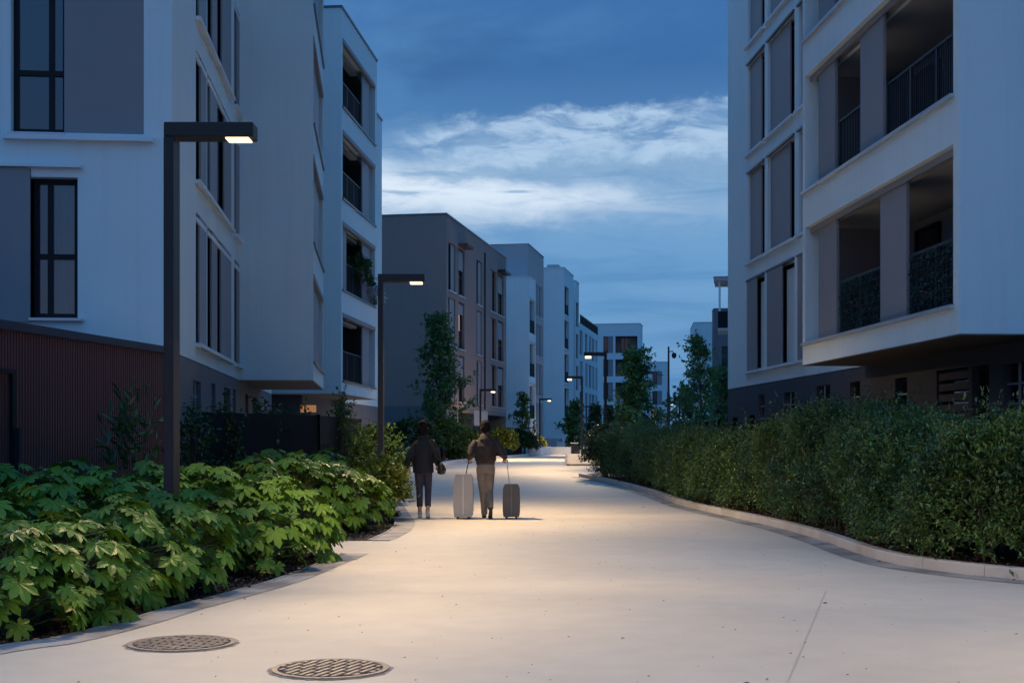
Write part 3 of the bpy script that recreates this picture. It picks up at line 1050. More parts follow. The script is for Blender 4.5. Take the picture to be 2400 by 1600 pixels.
# ---------------------------------------------------------------- blocks closing the street
B = Building('apartment_building', 'white apartment block with open loggias closing the far end of the street', 1500, 175, 1762)
wm = MB()
F0 = B.front(0); S = B.street(0)
zr = [3.0 * k + .55 for k in range(5)]
win = (F0.hit(1414), F0.hit(1437)); log = (F0.hit(1442), F0.hit(1494))
hf = []
zr = [zat(y, 175) for y in (988, 935, 881, 826.5)]
for z in zr:
    hf += [(win[0], win[1], z, z + 2.2, .2), (log[0], log[1], z, z + 2.2, 1.5)]
mass(B, wm, F0.hit(1396) - 3, 0, 0, S.hit(1506), 0, zat(758, 175), 1, (), hf)
B.part(wm, 'wall', white)
coping_box(B, F0.hit(1396) - 3, 0, 0, S.hit(1506), zat(758, 175), white2)
for z in zr:
    window(B, F0, win[0], (win[0] + win[1]) / 2, z, z + 2.2, .19)
    shutter(B, F0, (win[0] + win[1]) / 2, win[1], z, z + 2.2, .05, .05)
    loggia_back(B, F0, log[0], log[1], z, z + 2.2, 1.5, mat=brown)
    window(B, F0, F0.hit(1452), F0.hit(1471), z, z + 2.1, 1.46, mull=(F0.hit(1462),), name='balcony_door')
B = Building('apartment_building', 'lower white block with one lit window, left of the tall camera pole', 1566, 214, 1500)
wm = MB()
F0 = B.front(0)
hf = []
for yb_ in (902, 948, 991):
    z = zat(yb_, 214)
    hf.append((F0.hit(1529), F0.hit(1551.5), z, z + 2.2))
mass(B, wm, F0.hit(1500), 0, 0, 8, 0, zat(848, 214), 1, (), hf)
B.part(wm, 'wall', white)
coping_box(B, F0.hit(1500), 0, 0, 8, zat(848, 214), white2)
for i, h in enumerate(hf):
    mid = F0.hit(1540)
    window(B, F0, h[0], mid, h[2], h[3], .21, pane=lit_glass if i == 2 else None)
    shutter(B, F0, mid, h[1], h[2], h[3], .05, .05)
B = Building('apartment_building', 'plain white end wall of a block standing behind the tall slender tree at right', 1626, 142, 1500)
wm = MB()
mass(B, wm, 0, 12, 0, 10, 0, zat(756, 142), -1)
B.part(wm, 'wall', white)
coping_box(B, 0, 12, 0, 10, zat(756, 142), white2)
B = Building('apartment_building', 'dark grey block partly hidden by the big white block at right', 1673, 127, 1500)
wm = MB()
F0 = B.front(0)
hf = [(F0.hit(1692), F0.hit(1712), zat(y, 127), zat(y, 127) + 2.2) for y in (866, 930, 990)]
mass(B, wm, 0, 12, 0, B.street(0, -1).hit(1669), 0, zat(724, 127), -1, (), hf)
B.part(wm, 'wall', base_m)
coping_box(B, 0, 12, 0, B.street(0, -1).hit(1669), zat(724, 127))
for h in hf:
    window(B, F0, *h, .21)
B = Building('apartment_building', 'block with a roofed corner balcony showing past the big white block', 1712, 80, 1716)
wm = MB()
mass(B, wm, 0, 8, 0, 8, 0, 11.2, -1)
B.part(wm, 'wall', greyr)
m = MB(); m.box(-.75, -.002, .0, 3, 8.0, 8.15); m.box(-.95, -.002, -.3, 3.2, 10.95, 11.15); m.box(-1.0, -.002, -.35, 3.25, 11.152, 11.19)
B.part(m, 'balcony', greyr)
m = MB()
for x, y in ((-.65, .08), (-.65, 2.9)):
    m.box(x - .05, x + .05, y - .05, y + .05, 8.152, 10.948)
B.part(m, 'balcony_post', white2)
m = MB(); m.box(-.72, -.02, .01, .04, 8.152, 9.15); m.box(-.74, -.71, .04, 2.95, 8.152, 9.15); B.part(m, 'balcony_screen', fence_m)

# ---------------------------------------------------------------- big right block
B = Building('apartment_building', 'big white apartment block on the right, its loggias overhanging a dark ground floor', 2249, 18.88, 1001)
wm, bm_ = MB(), MB()
S = B.street(0, -1)
RX = None
# recessed wall plane: passes through px 2034 at depth 26.8
_p = np.array((at(2034, 26.8), 26.8)) - B.O
RX = float(_p @ B.n)
SR = B.street(RX, -1)
ye = S.hit(1881)
yr = SR.hit(1706)
ztop = 18.4
FZ = [3.38 + 2.99 * k for k in range(5)]
l0, l1 = S.hit(2234), S.hit(1887)
hs = [(l0, l1, z, z + 2.28) for z in FZ]
mass(B, wm, 0, 12, 0, ye, 2.952, ztop, -1, hs, (), ds=2.0)
cA = [(SR.hit(1753), SR.hit(1792)), (SR.hit(1800), SR.hit(1862)), (SR.hit(1872), SR.hit(1890))]
hr = []
for k in range(5):
    for a in cA:
        hr.append((a[0], a[1], 3.36 + 2.96 * k, 5.80 + 2.96 * k))
SR.wall(wm, ye + .01, yr, 2.95, ztop, hr, .26)
wm.quad((RX, ye, ztop), (12, ye, ztop), (12, yr, ztop), (RX, yr, ztop))
wm.quad((RX, yr, 0), (12, yr, 0), (12, yr, ztop), (RX, yr, ztop))
wm.quad((12, ye, 0), (12, yr, 0), (12, yr, ztop), (12, ye, ztop))
B.part(wm, 'wall', white)
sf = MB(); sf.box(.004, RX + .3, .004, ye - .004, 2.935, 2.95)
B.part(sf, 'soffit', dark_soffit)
for k, z in enumerate(FZ):
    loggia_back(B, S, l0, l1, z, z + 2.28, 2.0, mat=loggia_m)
    if k == 0:
        pan = [(1902, 1943), (2044, 2104)]; rails = [(1945, 2043), (2105, 2233.5)]; door = (2112, 2128)
    else:
        pan = [(1902, 1940), (1998, 2051)]; rails = [(1943, 1997), (2052, 2233.5)]; door = (2100, 2128)
    for p, q in pan:
        shutter(B, S, S.hit(p), S.hit(q), z + .02, z + 2.22, .14, .05, shut)
    for p, q in rails:
        railing(B, S, S.hit(q), S.hit(p), z + .005, z + 1.02, .20, bars=.085, post=.9, panel=(k == 0))
    BK = B.street(2.0, -1)
    window(B, S, BK.hit(2128), BK.hit(2108), z + .02, z + 2.1, 1.97, name='balcony_door')
    window(B, S, S.hit(1960), S.hit(1960) + 1.2, z + .02, z + 2.1, 1.97, name='balcony_door')
    sill(B, S, l0 - .05, l1 + .1, z, .07, .055, .1, sillm)
    m = MB(); S.box(m, l0, l1, z + 2.17, z + 2.275, .10, .13); S.box(m, l0, l1, z + 2.17, z + 2.275, .24, .26); B.part(m, 'shutter_track', shut2)
# wall lamps inside the loggias (end wall, unlit)
for px, py in ((2190, 476), (2187, 73)):
    a, z = BK.hit(px, py)
    m = MB(); m.box(1.80, 1.975, a - .20, a + .20, z - .07, z + .07); m.box(1.85, 1.9, a - .12, a + .12, z - .12, z - .071)
    B.part(m, 'wall_lamp', dframe)
for k in range(5):
    for i, a in enumerate(cA):
        lo, hi = min(a), max(a)      # lo = nearer
        z0, z1 = 3.36 + 2.96 * k, 5.80 + 2.96 * k
        w = hi - lo
        if k == 0:
            window(B, SR, lo, hi, z0, z1, .255, pane=dglass)
            shutter(B, SR, lo + w * .42, hi - .01, z0 - .03, z1 - .02, -.035, .04)
            m = MB(); SR.box(m, lo + .02, lo + w * .42, z0 + .02, z1 - .15, .10, .12); B.part(m, 'roller_blind', blind)
        else:
            window(B, SR, lo, hi, z0, z1, .255)
            shutter(B, SR, lo + w * (.26 if i else .34), hi - .01, z0 + .01, z1 - .02, .07, .04)
        sill(B, SR, lo - .06, hi + .14, z0 - .03, .10, .06, .1)
        sill(B, SR, lo - .02, hi + .08, z1 + .035, .05, .05, .02, coping, 'lintel')
# ground floor
gl = []
for p, q, yt in ((1778, 1791, 925), (1838, 1863, 920), (1914, 1946, 905), (1992, 2016, 896), (2098, 2126, 887), (2195, 2270, 869), (2278, 2318, 859), (2352, 2420, 854)):
    a, z1 = SR.hit(p, yt)
    gl.append((a, SR.hit(q), .5, z1))
SR.wall(bm_, -8, yr, 0, 2.934, gl, .2)
bm_.quad((RX, -8, 0), (12, -8, 0), (12, -8, 2.93), (RX, -8, 2.93))
bm_.quad((RX, yr, 0), (12, yr, 0), (12, yr, 2.93), (RX, yr, 2.93))
bm_.quad((RX, -8, 2.933), (12, -8, 2.933), (12, .004, 2.933), (RX, .004, 2.933))
B.part(bm_, 'plinth', charcoal)
for i, h in enumerate(gl):
    lo, hi = min(h[:2]), max(h[:2])
    w = window(B, SR, lo, hi, h[2], h[3], .195)
    if i != 5 and i != 6:
        m = MB()
        if i in (1, 2, 7):
            SR.box(m, (lo + hi) / 2 - .02, (lo + hi) / 2 + .02, h[2], h[3], .02, .05)
        for t in range(1, 7):
            z = h[2] + (h[3] - h[2]) * t / 7
            SR.box(m, lo, hi, z - .018, z + .018, .055, .08)
        B.part(m, 'window_bars', shut2, parent=w)
    elif i == 5:
        m = MB()
        for t in range(12):
            z = h[2] + (h[3] - h[2]) * t / 12
            SR.box(m, lo + .06, hi - .06, z, z + .12, .02, .05)
        B.part(m, 'louvre', base_d, parent=w)
R1 = B; R1S = S; R1FZ = FZ; R1l0 = l0; R1l1 = l1; R1RX = RX

def to_world(b, p):
    return Vector((b.O[0] + p[0] * b.n[0] + p[1] * b.d[0], b.O[1] + p[0] * b.n[1] + p[1] * b.d[1], p[2]))

# ---------------------------------------------------------------- wine red ribbed shed
B = Building('ribbed_shed', 'wine red ribbed metal shed with dark roof edge at the left edge of the photo', 392, 20.6, 1750, 'shed')
S = B.street(0)
ztop = 2.80
ynear = -7.6
m = MB()
pitch = .066
n = int(-ynear / pitch)
zz = [0, ztop]
prof = []
for i in range(n):
    y = ynear + i * pitch
    prof += [(y, 0.0), (y + .030, 0.0), (y + .036, -.026), (y + .060, -.026)]
prof.append((0, 0.0))
for (ya, xa), (yb, xb) in zip(prof[:-1], prof[1:]):
    m.quad((xa, ya, 0), (xb, yb, 0), (xb, yb, ztop), (xa, ya, ztop))
m.quad((0, 0, 0), (-3.9, 0, 0), (-3.9, 0, ztop), (0, 0, ztop))
m.quad((0, ynear, 0), (-3.9, ynear, 0), (-3.9, ynear, ztop), (0, ynear, ztop))
m.quad((-3.9, ynear, 0), (-3.9, 0, 0), (-3.9, 0, ztop), (-3.9, ynear, ztop))
B.part(m, 'ribbed_wall', wine)
m = MB(); m.box(-3.95, .05, ynear - .05, -2.9, ztop - .02, ztop + .085); m.box(-3.95, .05, -2.893, .03, ztop - .02, ztop + .083)
m.box(-3.9, -.05, -.03, .07, ztop - .02, ztop + .05)
B.part(m, 'roof', roofedge)
yd0, yd1 = S.hit(-90), S.hit(21)
m = MB(); m.box(.004, .05, yd1, yd1 + .09, 0, zat(866, 16.2)); m.box(.004, .05, yd0, yd1, zat(866, 16.2) - .05, zat(866, 16.2)); m.box(.004, .05, yd0 - .09, yd0, 0, zat(866, 16.2))
d_ = B.part(m, 'door_frame', dframe)
m = MB(); m.box(.05, .12, S.hit(24), S.hit(32), 0, zat(1003, 16.2)); B.part(m, 'gate_post', dmetal)

# ---------------------------------------------------------------- fences
def fence(name, label, pts, h, post=1.8):
    root = empty(name, (pts[0][0], pts[0][1], 0))
    tag(root, label, 'fence')
    O = np.array(pts[0])
    m, q = MB(), []
    for a, b in zip(pts[:-1], pts[1:]):
        a, b = np.array(a) - O, np.array(b) - O
        L = np.linalg.norm(b - a); t = (b - a) / L; nn = np.array((-t[1], t[0])) * .012
        m.add([(*(a - nn), .05), (*(b - nn), .05), (*(b + nn), .05), (*(a + nn), .05), (*(a - nn), h), (*(b - nn), h), (*(b + nn), h), (*(a + nn), h)],
              [(0, 3, 2, 1), (4, 5, 6, 7), (0, 1, 5, 4), (1, 2, 6, 5), (2, 3, 7, 6), (3, 0, 4, 7)])
        k = max(1, int(L / post))
        for i in range(k + 1):
            p = a + (b - a) * i / k
            q.append(p)
    m.build('screen', fence_m, root)
    for p in q:
        pm = MB(); pm.box(p[0] - .03, p[0] + .03, p[1] - .03, p[1] + .03, 0, h + .015)
        pm.build('post', dmetal, root)
    return root
fence('garden_fence', 'dark screened garden fence behind the big leaved shrubs on the left', [(-5.45, 22.9), (-3.75, 26.0), (-3.5, 31.0)], 1.94)
fence('garden_fence', 'low dark green fence in front of the white bay in the distance', [(at(1068, 70.5), 70.5), (at(1150, 82.5), 82.5), (at(1222, 93), 93)], 2.3, 3)
def mesh_fence(name, label, pts, h):
    root = empty(name, (pts[0][0], pts[0][1], 0)); tag(root, label, 'fence')
    O = np.array(pts[0]); m = MB()
    for a, b in zip(pts[:-1], pts[1:]):
        a, b = np.array(a) - O, np.array(b) - O
        L = np.linalg.norm(b - a); t = (b - a) / L
        for i in range(int(L / .12)):
            p = a + t * i * .12
            m.tube([(*p, .1), (*p, h - .02)], [.005, .005], 4, False)
        for z in (.12, .5, .9, 1.3, h - .03):
            m.tube([(*a, z), (*b, z)], [.008, .008], 4, False)
        k = max(1, round(L / 2.4))
        for i in range(k + 1):
            p = a + (b - a) * i / k
            pm = MB(); pm.box(p[0] - .05, p[0] + .05, p[1] - .05, p[1] + .05, 0, h + .1); pm.build('post', dmetal, root)
    m.build('mesh_panel', dmetal, root)
mesh_fence('mesh_fence', 'dark mesh fence with square posts between the hedge and the big right block',
           [(at(1808, 28.5), 28.5), (at(1763, 31.5), 31.5), (at(1723, 34.5), 34.5), (at(1687, 38), 38), (at(1656, 42), 42), (at(1602, 52), 52)], 1.95)

# =================================================================== street lamps
LAMP_W = 116.0
def make_lamp(h=4.62, drop=.012, power=None):
    root = empty('street_lamp')
    m = MB(); m.box(-.05, .05, -.13, .13, 0, h - .15); m.build('post', lamp_m, root, .004)
    m = MB(); m.box(-.05, .84, -.13, .13, h - .148, h); m.build('arm', lamp_m, root, .012)
    m = MB(); m.box(.56, .79, -.105, .105, h - .150 - drop, h - .1485); m.build('lamp_lens', lens_m, root)
    m = MB(); m.box(-.16, .36, -.2, .2, -.05, .10); m.build('footing', dmetal, root, .01)
    m = MB(); m.box(-.04, .04, -.136, -.1305, .95, 1.35); m.build('access_panel', dmetal, root)
    m = MB(); m.box(.0503, .053, -.10, .06, .40, .54); m.build('sticker', white2, root)
    # the lamp throws its light along the path both ways, and towards its middle
    for k in (-1, 0, 1):
        ld = bpy.data.lights.new('lamp_light', 'AREA')
        ld.shape = 'RECTANGLE'; ld.size = .22; ld.size_y = .1
        ld.energy = (power or LAMP_W) * (1.25 if k == 0 else .85); ld.color = (1.0, .70, .40); ld.spread = R(78 if k else 92)
        lo = bpy.data.objects.new('lamp_light', ld); lo.location = (.675, .05 * k, h - .165 - drop)
        lo.rotation_euler = (Matrix.Rotation(R(48 * k), 3, 'X') @ Matrix.Rotation(R(-14 if k else -40), 3, 'Y')).to_euler()
        link(lo, root)
    return root
GL = 'warm lit street lamps along the path'
lamps = [  # px of post, depth, direction, height factor, label
    (402.5, 13.5, 0, 1, 'tall dark street lamp rising from the big leaved shrubs, nearest the viewer'),
    (893, 25.7, 0, 1, 'dark street lamp left of the two walkers, lit against the taupe end wall'),
    (1126, 72, 0, .82, 'small lit street lamp above the head of the man with suitcases'),
    (1265, 95.5, 0, .87, 'small lit street lamp standing before the grey and white far block'),
    (1419, 52.5, 180, 1, 'lit street lamp with arm to the left rising behind the far end of the hedge'),
    (1364, 73, 180, .98, 'lit street lamp with arm to the left behind the pale concrete bench'),
    (1374, 121, 0, .9, 'farthest tiny lit street lamp between the columnar trees'),
    (1592, 112, 180, .91, 'tiny lit street lamp among the trees right of the camera pole'),
]
near = make_lamp(4.62, .012); mid = make_lamp(4.62, .03, 175.0); far = make_lamp(4.62, .09, 190.0)
used = set()
for px, Y, rz, hf_, lab in lamps:
    src = near if Y < 20 else (mid if Y < 30 else far)
    o = src if src not in used else copy_tree(src)
    used.add(src)
    o.location = (at(px, Y), Y, zg(Y))
    o.scale = (1, 1, hf_)
    o.rotation_euler = (0, 0, R(rz))
    tag(o, lab, 'street lamp', GL)
# two unseen lamps added out of frame to light the near path
for x, y, rz, lab in ((-3.8, -.6, 0, 'added street lamp continuing the row, unseen just outside the frame on the left'),
                      (7.4, 5.2, 180, 'added street lamp, unseen outside the frame on the right, lighting the near path')):
    o = copy_tree(near); o.location = (x, y, 0); o.rotation_euler = (0, 0, R(rz)); tag(o, lab, 'street lamp', GL)
# camera pole
Y = 74; root = empty('camera_pole', (at(1567, Y), Y, zg(Y))); tag(root, 'tall thin dark pole carrying a dome security camera', 'pole')
ht = zat(812, Y) - zg(Y); m = MB(); m.tube([(0, 0, 0), (0, 0, 3.6), (0, 0, 3.62), (0, 0, ht)], [.085, .085, .06, .05], 10); m.build('pole', dmetal, root)
m = MB(); zc_ = zat(824, Y) - zg(Y); m.tube([(.03, 0, zc_), (.22, 0, zc_ + .03), (.30, 0, zc_ - .08)], [.03, .03, .03], 8); m.build('bracket', dmetal, root)
m = MB(); m.tube([(.30, 0, zc_ - .06), (.30, 0, zc_ - .1), (.30, 0, zc_ - .26), (.30, 0, zc_ - .34), (.30, 0, zc_ - .37)], [.06, .13, .13, .09, .02], 12); m.build('dome_camera', dframe, root, smooth=True)

# =================================================================== street furniture
def manhole(px, py, rad, rot, label, pitch, rib):
    x, y = G(px, py)
    root = empty('manhole_cover', (x, y, 0), rot); tag(root, label, 'manhole cover', 'cast iron manhole covers in the path')
    m = MB()
    n = 48
    ring = lambda r, z: [(r * math.cos(2 * math.pi * i / n), r * math.sin(2 * math.pi * i / n), z) for i in range(n)]
    a, b, c, d = ring(rad, .004), ring(rad, .012), ring(rad - .035, .012), ring(rad - .04, .006)
    vs = a + b + c + d; fs = []
    for k in range(3):
        for i in range(n):
            fs.append((k * n + i, k * n + (i + 1) % n, (k + 1) * n + (i + 1) % n, (k + 1) * n + i))
    m.add(vs, fs); m.build('frame_ring', iron, root)
    rj = random.Random(int(px)); ro = [rad + .012 + rj.uniform(0, .022) for _ in range(n)]
    m = MB(); m.add([(r_ * math.cos(2 * math.pi * i / n), r_ * math.sin(2 * math.pi * i / n), .0035) for i, r_ in enumerate(ro)], [tuple(range(n))]); m.build('mortar_joint', MATS['mortar'], root)
    m = MB(); m.add(ring(rad - .038, .0065), [tuple(range(n))]); m.build('lid', iron_d, root)
    m = MB()
    r2 = rad - .05
    nx = int(r2 / pitch)
    for ix in range(-nx, nx + 1):
        x_ = ix * pitch
        hl = math.sqrt(max(0, r2 * r2 - x_ * x_))
        y_ = -2 * r2 + (.11 if ix % 2 else 0)
        while y_ < hl:
            ya, yb = max(y_, -hl), min(y_ + .185, hl - .01)
            if yb - ya > .02:
                m.box(x_ - rib, x_ + rib, ya, yb, .007, .015)
            y_ += .22
    m.build('tread_ribs', iron, root)
    return root
material('mortar', (.30, .27, .23), .9, var=.3, vscale=20)
iron = material('cast_iron', (.25, .215, .18), .6, metal=.2, var=.25, vscale=12, bump=.3, bscale=80)
iron_d = material('cast_iron_recess', (.022, .019, .017), .9, var=.2, vscale=10)
manhole(426, 1508, .38, R(-24), 'round cast iron manhole cover nearer the planted bed', .034, .0095)
manhole(775, 1568, .37, R(-20), 'round ribbed cast iron manhole cover at the bottom of the photo, nearest the viewer', .052, .015)

# white concrete bench with rounded end
x0, y0 = at(1326, 57.5), 57.5
root = empty('bench', (x0, y0, zg(y0))); tag(root, 'long pale concrete bench with rounded end near the hedge tip', 'bench')
pts = [(.12 + .1 * math.cos(a), .12 + .1 * math.sin(a)) for a in np.linspace(math.pi, 1.5 * math.pi, 6)]
pts = [(.0, .62), (.0, .2)] + [(.2 + .2 * math.cos(a), .2 + .2 * math.sin(a) - .0) for a in np.linspace(math.pi, 1.5 * math.pi, 6)] + [(2.4, .0), (2.4, .62)]
def prism(mb, pts, z0, z1):
    n = len(pts)
    mb.add([(x, y, z0) for x, y in pts] + [(x, y, z1) for x, y in pts],
           [tuple(range(n))[::-1], tuple(range(n, 2 * n))] + [(i, (i + 1) % n, n + (i + 1) % n, n + i) for i in range(n)])
m = MB(); prism(m, pts, .06, .50); m.build('seat_block', concrete, root, .02)
m = MB(); prism(m, [(.1 + (x - .1) * .94 + .05, y * .85 + .05) for x, y in pts], 0, .062); m.build('plinth', base_d, root)
# litter bin and bollard
root = empty('litter_bin', (at(1346.5, 96), 96, zg(96))); tag(root, 'dark litter bin with pale lid before the low white wall', 'litter bin')
m = MB(); m.box(-.25, .25, -.25, .25, .04, .82); m.build('bin_body', dmetal, root, .02)
m = MB(); m.box(-.28, .28, -.28, .28, .822, .88); m.build('lid', sillm, root, .02)
o = MB(); o.tube([(0, 0, 0), (0, 0, .8)], [.05, .05], 10)
bo = o.build('bollard', dmetal); bo.location = (at(1357, 88), 88, zg(88)); tag(bo, 'thin dark bollard between the litter bin and the lamp post', 'bollard')
# low white walls
def low_wall(label, pts, h, t=.35):
    m = MB(); O = np.array(pts[0])
    ln = [np.array(p) - O for p in pts]
    a, b = ln, offset_line(ln, t)
    for i in range(len(ln) - 1):
        m.add([(*a[i], 0), (*a[i + 1], 0), (*b[i + 1], 0), (*b[i], 0), (*a[i], h), (*a[i + 1], h), (*b[i + 1], h), (*b[i], h)],
              [(0, 3, 2, 1), (4, 5, 6, 7), (0, 1, 5, 4), (1, 2, 6, 5), (2, 3, 7, 6), (3, 0, 4, 7)])
    o = m.build('low_wall', white2); o.location = (O[0], O[1], zg(O[1]))
    tag(o, label, 'wall')
low_wall('low white planter wall with chamfered end at the far bend of the path', [(at(1240, 93), 93), (at(1268, 93.2), 93.2), (at(1289, 96), 96), (at(1291, 102), 102)], .58)
low_wall('long low white wall behind the litter bin', [(at(1290, 102.5), 102.5), (at(1345, 102), 102), (at(1402, 100.5), 100.5), (at(1470, 98), 98)], .55)

# suitcases
def suitcase(px, Y, w, d, h, mat, label, hx, hz, single):
    root = empty('suitcase', (at(px, Y), Y, 0)); tag(root, label, 'suitcase')
    m = MB()
    cz0 = .06
    pr = [(-w / 2 * .90, cz0), (-w / 2 * .98, cz0 + .08), (-w / 2, h * .5), (-w / 2 * .96, h - .06), (-w / 2 * .78, h), (w / 2 * .78, h), (w / 2 * .96, h - .06), (w / 2, h * .5), (w / 2 * .98, cz0 + .08), (w / 2 * .90, cz0)]
    n = len(pr)
    vs = [(x, -d / 2, z) for x, z in pr] + [(x, d / 2, z) for x, z in pr]
    m.add(vs, [tuple(range(n)), tuple(range(n, 2 * n))[::-1]] + [(i, (i + 1) % n, n + (i + 1) % n, n + i) for i in range(n)])
    m.build('shell', mat, root, .025)
    m = MB(); m.box(-.008, .008, -d / 2 - .004, d / 2 + .004, cz0 + .01, h + .004); m.build('zip_seam', material('seam', tuple(min(1, c * 1.7) for c in mat.node_tree.nodes['Principled BSDF'].inputs['Base Color'].default_value[:3]), .5), root)
    for x in ((-w * .22, w * .22)):
        m = MB(); m.box(x - .045, x + .045, -d / 2 + .02, d / 2 - .02, h * .12, h * .88)
        pass
    for sx_ in (-1, 1):
        for sy_ in (-1, 1):
            m = MB(); cx_, cy_ = sx_ * w * .33, sy_ * d * .4
            m.tube([(cx_ - .02, cy_, .03), (cx_ + .02, cy_, .03)], [.03, .03], 12); m.box(cx_ - .03, cx_ + .03, cy_ - .02, cy_ + .02, .045, .075)
            m.build('wheel', dframe, root)
    m = MB()
    ys = (-.06, .06)
    for y in ys:
        m.tube([(hx * .35, y, h - .02), (hx, y, hz)], [.008, .008], 6)
    m.tube([(hx, ys[0] - .015, hz), (hx, ys[1] + .015, hz)], [.014, .014], 8)
    m.build('pull_handle', sillm if not single else dmetal, root)
    return root
case_l = material('taupe_suitcase', (.38, .355, .325), .35, var=.05, vscale=6)
case_d = material('charcoal_suitcase', (.075, .073, .075), .4, var=.05, vscale=6)
YP = 25.1
suitcase(1086.5, YP + .02, .315, .50, .80, case_l, 'tall taupe hard suitcase on wheels left of the man', .10, 1.09, True)
suitcase(1198.5, YP + .02, .275, .40, .61, case_d, 'smaller charcoal suitcase on wheels right of the man', -.09, 1.10, False)

# =================================================================== people
def loft(mb, rings, n=14):
    """rings: (centre, rx, ry) stacked; oval sections perpendicular to the chain, rx along the world x as far as possible"""
    C = [Vector(r_[0]) for r_ in rings]
    vs = []
    for i, r_ in enumerate(rings):
        t = (C[min(i + 1, len(C) - 1)] - C[max(i - 1, 0)]).normalized()
        u = Vector((1, 0, 0)) - t * t.x
        if u.length < .2:
            u = Vector((0, 1, 0)) - t * t.y
        u.normalize(); w = t.cross(u)
        for k in range(n):
            a = 2 * math.pi * k / n
            vs.append(C[i] + u * math.cos(a) * r_[1] + w * math.sin(a) * r_[2])
    m_ = len(C)
    fs = []
    for i in range(m_ - 1):
        for k in range(n):
            a, b = i * n + k, i * n + (k + 1) % n
            fs.append((a, b, b + n, a + n))
    fs.append(tuple(range(n))[::-1]); fs.append(tuple(range((m_ - 1) * n, m_ * n)))
    mb.add(vs, fs)

def ball(mb, c, rx, ry, rz, n=14):
    rings = []
    for i in range(n + 1):
        a = math.pi * (i + .02) / (n + .04) - math.pi / 2
        rings.append((Vector(c) + Vector((0, 0, rz * math.sin(a))), max(.001, rx * math.cos(a)), max(.001, ry * math.cos(a))))
    loft(mb, rings)

def fuse(name, mb, mat, voxel=.012, it=4, parent=None):
    """one continuous surface out of overlapping closed shapes"""
    me = bpy.data.meshes.new(name + '_raw'); me.from_pydata(mb.v, [], mb.f)
    bm = bmesh.new(); bm.from_mesh(me); bmesh.ops.recalc_face_normals(bm, faces=bm.faces); bm.to_mesh(me); bm.free()
    t = bpy.data.objects.new('tmp', me); COL.objects.link(t)
    r_ = t.modifiers.new('r', 'REMESH'); r_.mode = 'VOXEL'; r_.voxel_size = voxel
    s = t.modifiers.new('s', 'SMOOTH'); s.iterations = it; s.factor = .5
    dg = bpy.context.evaluated_depsgraph_get()
    out = bpy.data.meshes.new_from_object(t.evaluated_get(dg))
    bpy.data.objects.remove(t)
    out.name = name
    out.materials.clear(); out.materials.append(mat); out.shade_smooth()
    return obj(name, out, parent)

skin = material('skin', (.50, .29, .20), .55)
def hand(mb, wrist, direc, palm_n, thumb_side, curl=.5, s=1.0):
    """palm with five separate unequal fingers"""
    w = Vector(wrist); d = Vector(direc).normalized(); n = Vector(palm_n); n = (n - d * n.dot(d)).normalized(); sd = d.cross(n) * thumb_side
    loft(mb, [(w, .026 * s, .020 * s), (w + d * .03 * s, .036 * s, .018 * s), (w + d * .085 * s, .042 * s, .015 * s)], 10)
    for i, L in enumerate((.070, .080, .074, .058)):
        b = w + d * .080 * s + sd * (.030 - .020 * i) * s
        p1 = b + (d * math.cos(curl * .5) + n * math.sin(curl * .5)) * L * .45 * s
        p2 = p1 + (d * math.cos(curl * 1.5) + n * math.sin(curl * 1.5)) * L * .32 * s
        p3 = p2 + (d * math.cos(curl * 2.3) + n * math.sin(curl * 2.3)) * L * .26 * s
        mb.tube([b, p1, p2, p3], [.0095 * s, .009 * s, .0085 * s, .006 * s], 7)
    b = w + d * .028 * s + sd * .028 * s
    p1 = b + (d * .6 + sd * .65 + n * .35).normalized() * .045 * s
    p2 = p1 + (d * .8 + sd * .15 + n * .5).normalized() * .035 * s
    mb.tube([b, p1, p2], [.013 * s, .011 * s, .008 * s], 7)

def head(mb, c, s=1.0, yaw=0):
    c = Vector(c)
    ball(mb, c + Vector((0, -.008, .02)) * s, .076 * s, .096 * s, .10 * s)
    ball(mb, c + Vector((0, .025, -.055)) * s, .057 * s, .066 * s, .062 * s)
    mb.tube([c + Vector((0, .088, .022)) * s, c + Vector((0, .113, -.022)) * s, c + Vector((0, .092, -.03)) * s], [.010 * s, .016 * s, .012 * s], 8)
    for k in (-1, 1):
        ball(mb, c + Vector((k * .079, -.004, -.008)) * s, .010 * s, .022 * s, .033 * s, 8)
    mb.tube([c + Vector((-.024, .083, -.058)) * s, c + Vector((.0, .092, -.056)) * s, c + Vector((.024, .083, -.058)) * s], [.005 * s, .008 * s, .005 * s], 6)

def eyes(parent, c, s=1.0):
    c = Vector(c); m = MB()
    for k in (-1, 1):
        ball(m, c + Vector((k * .031, .078, .012)) * s, .012 * s, .010 * s, .007 * s, 6)
    return m.build('eyes', material('eye', (.05, .035, .03), .2), parent)

def shoe(mb, ankle, heel, toe, s=1.0):
    a, h, t = Vector(ankle), Vector(heel), Vector(toe)
    m = (h + t) / 2
    loft(mb, [(a + Vector((0, 0, .03)), .040 * s, .045 * s), (a + Vector((0, .005, -.02)), .042 * s, .058 * s)], 12)
    mb.tube([h + Vector((0, .01, .03)), m + Vector((0, 0, .035)), t + Vector((0, -.03, .028)), t + Vector((0, .0, .024))], [.036 * s, .040 * s, .040 * s, .022 * s], 10)

# --- the man
man_x = at(1138, YP)
body = MB()
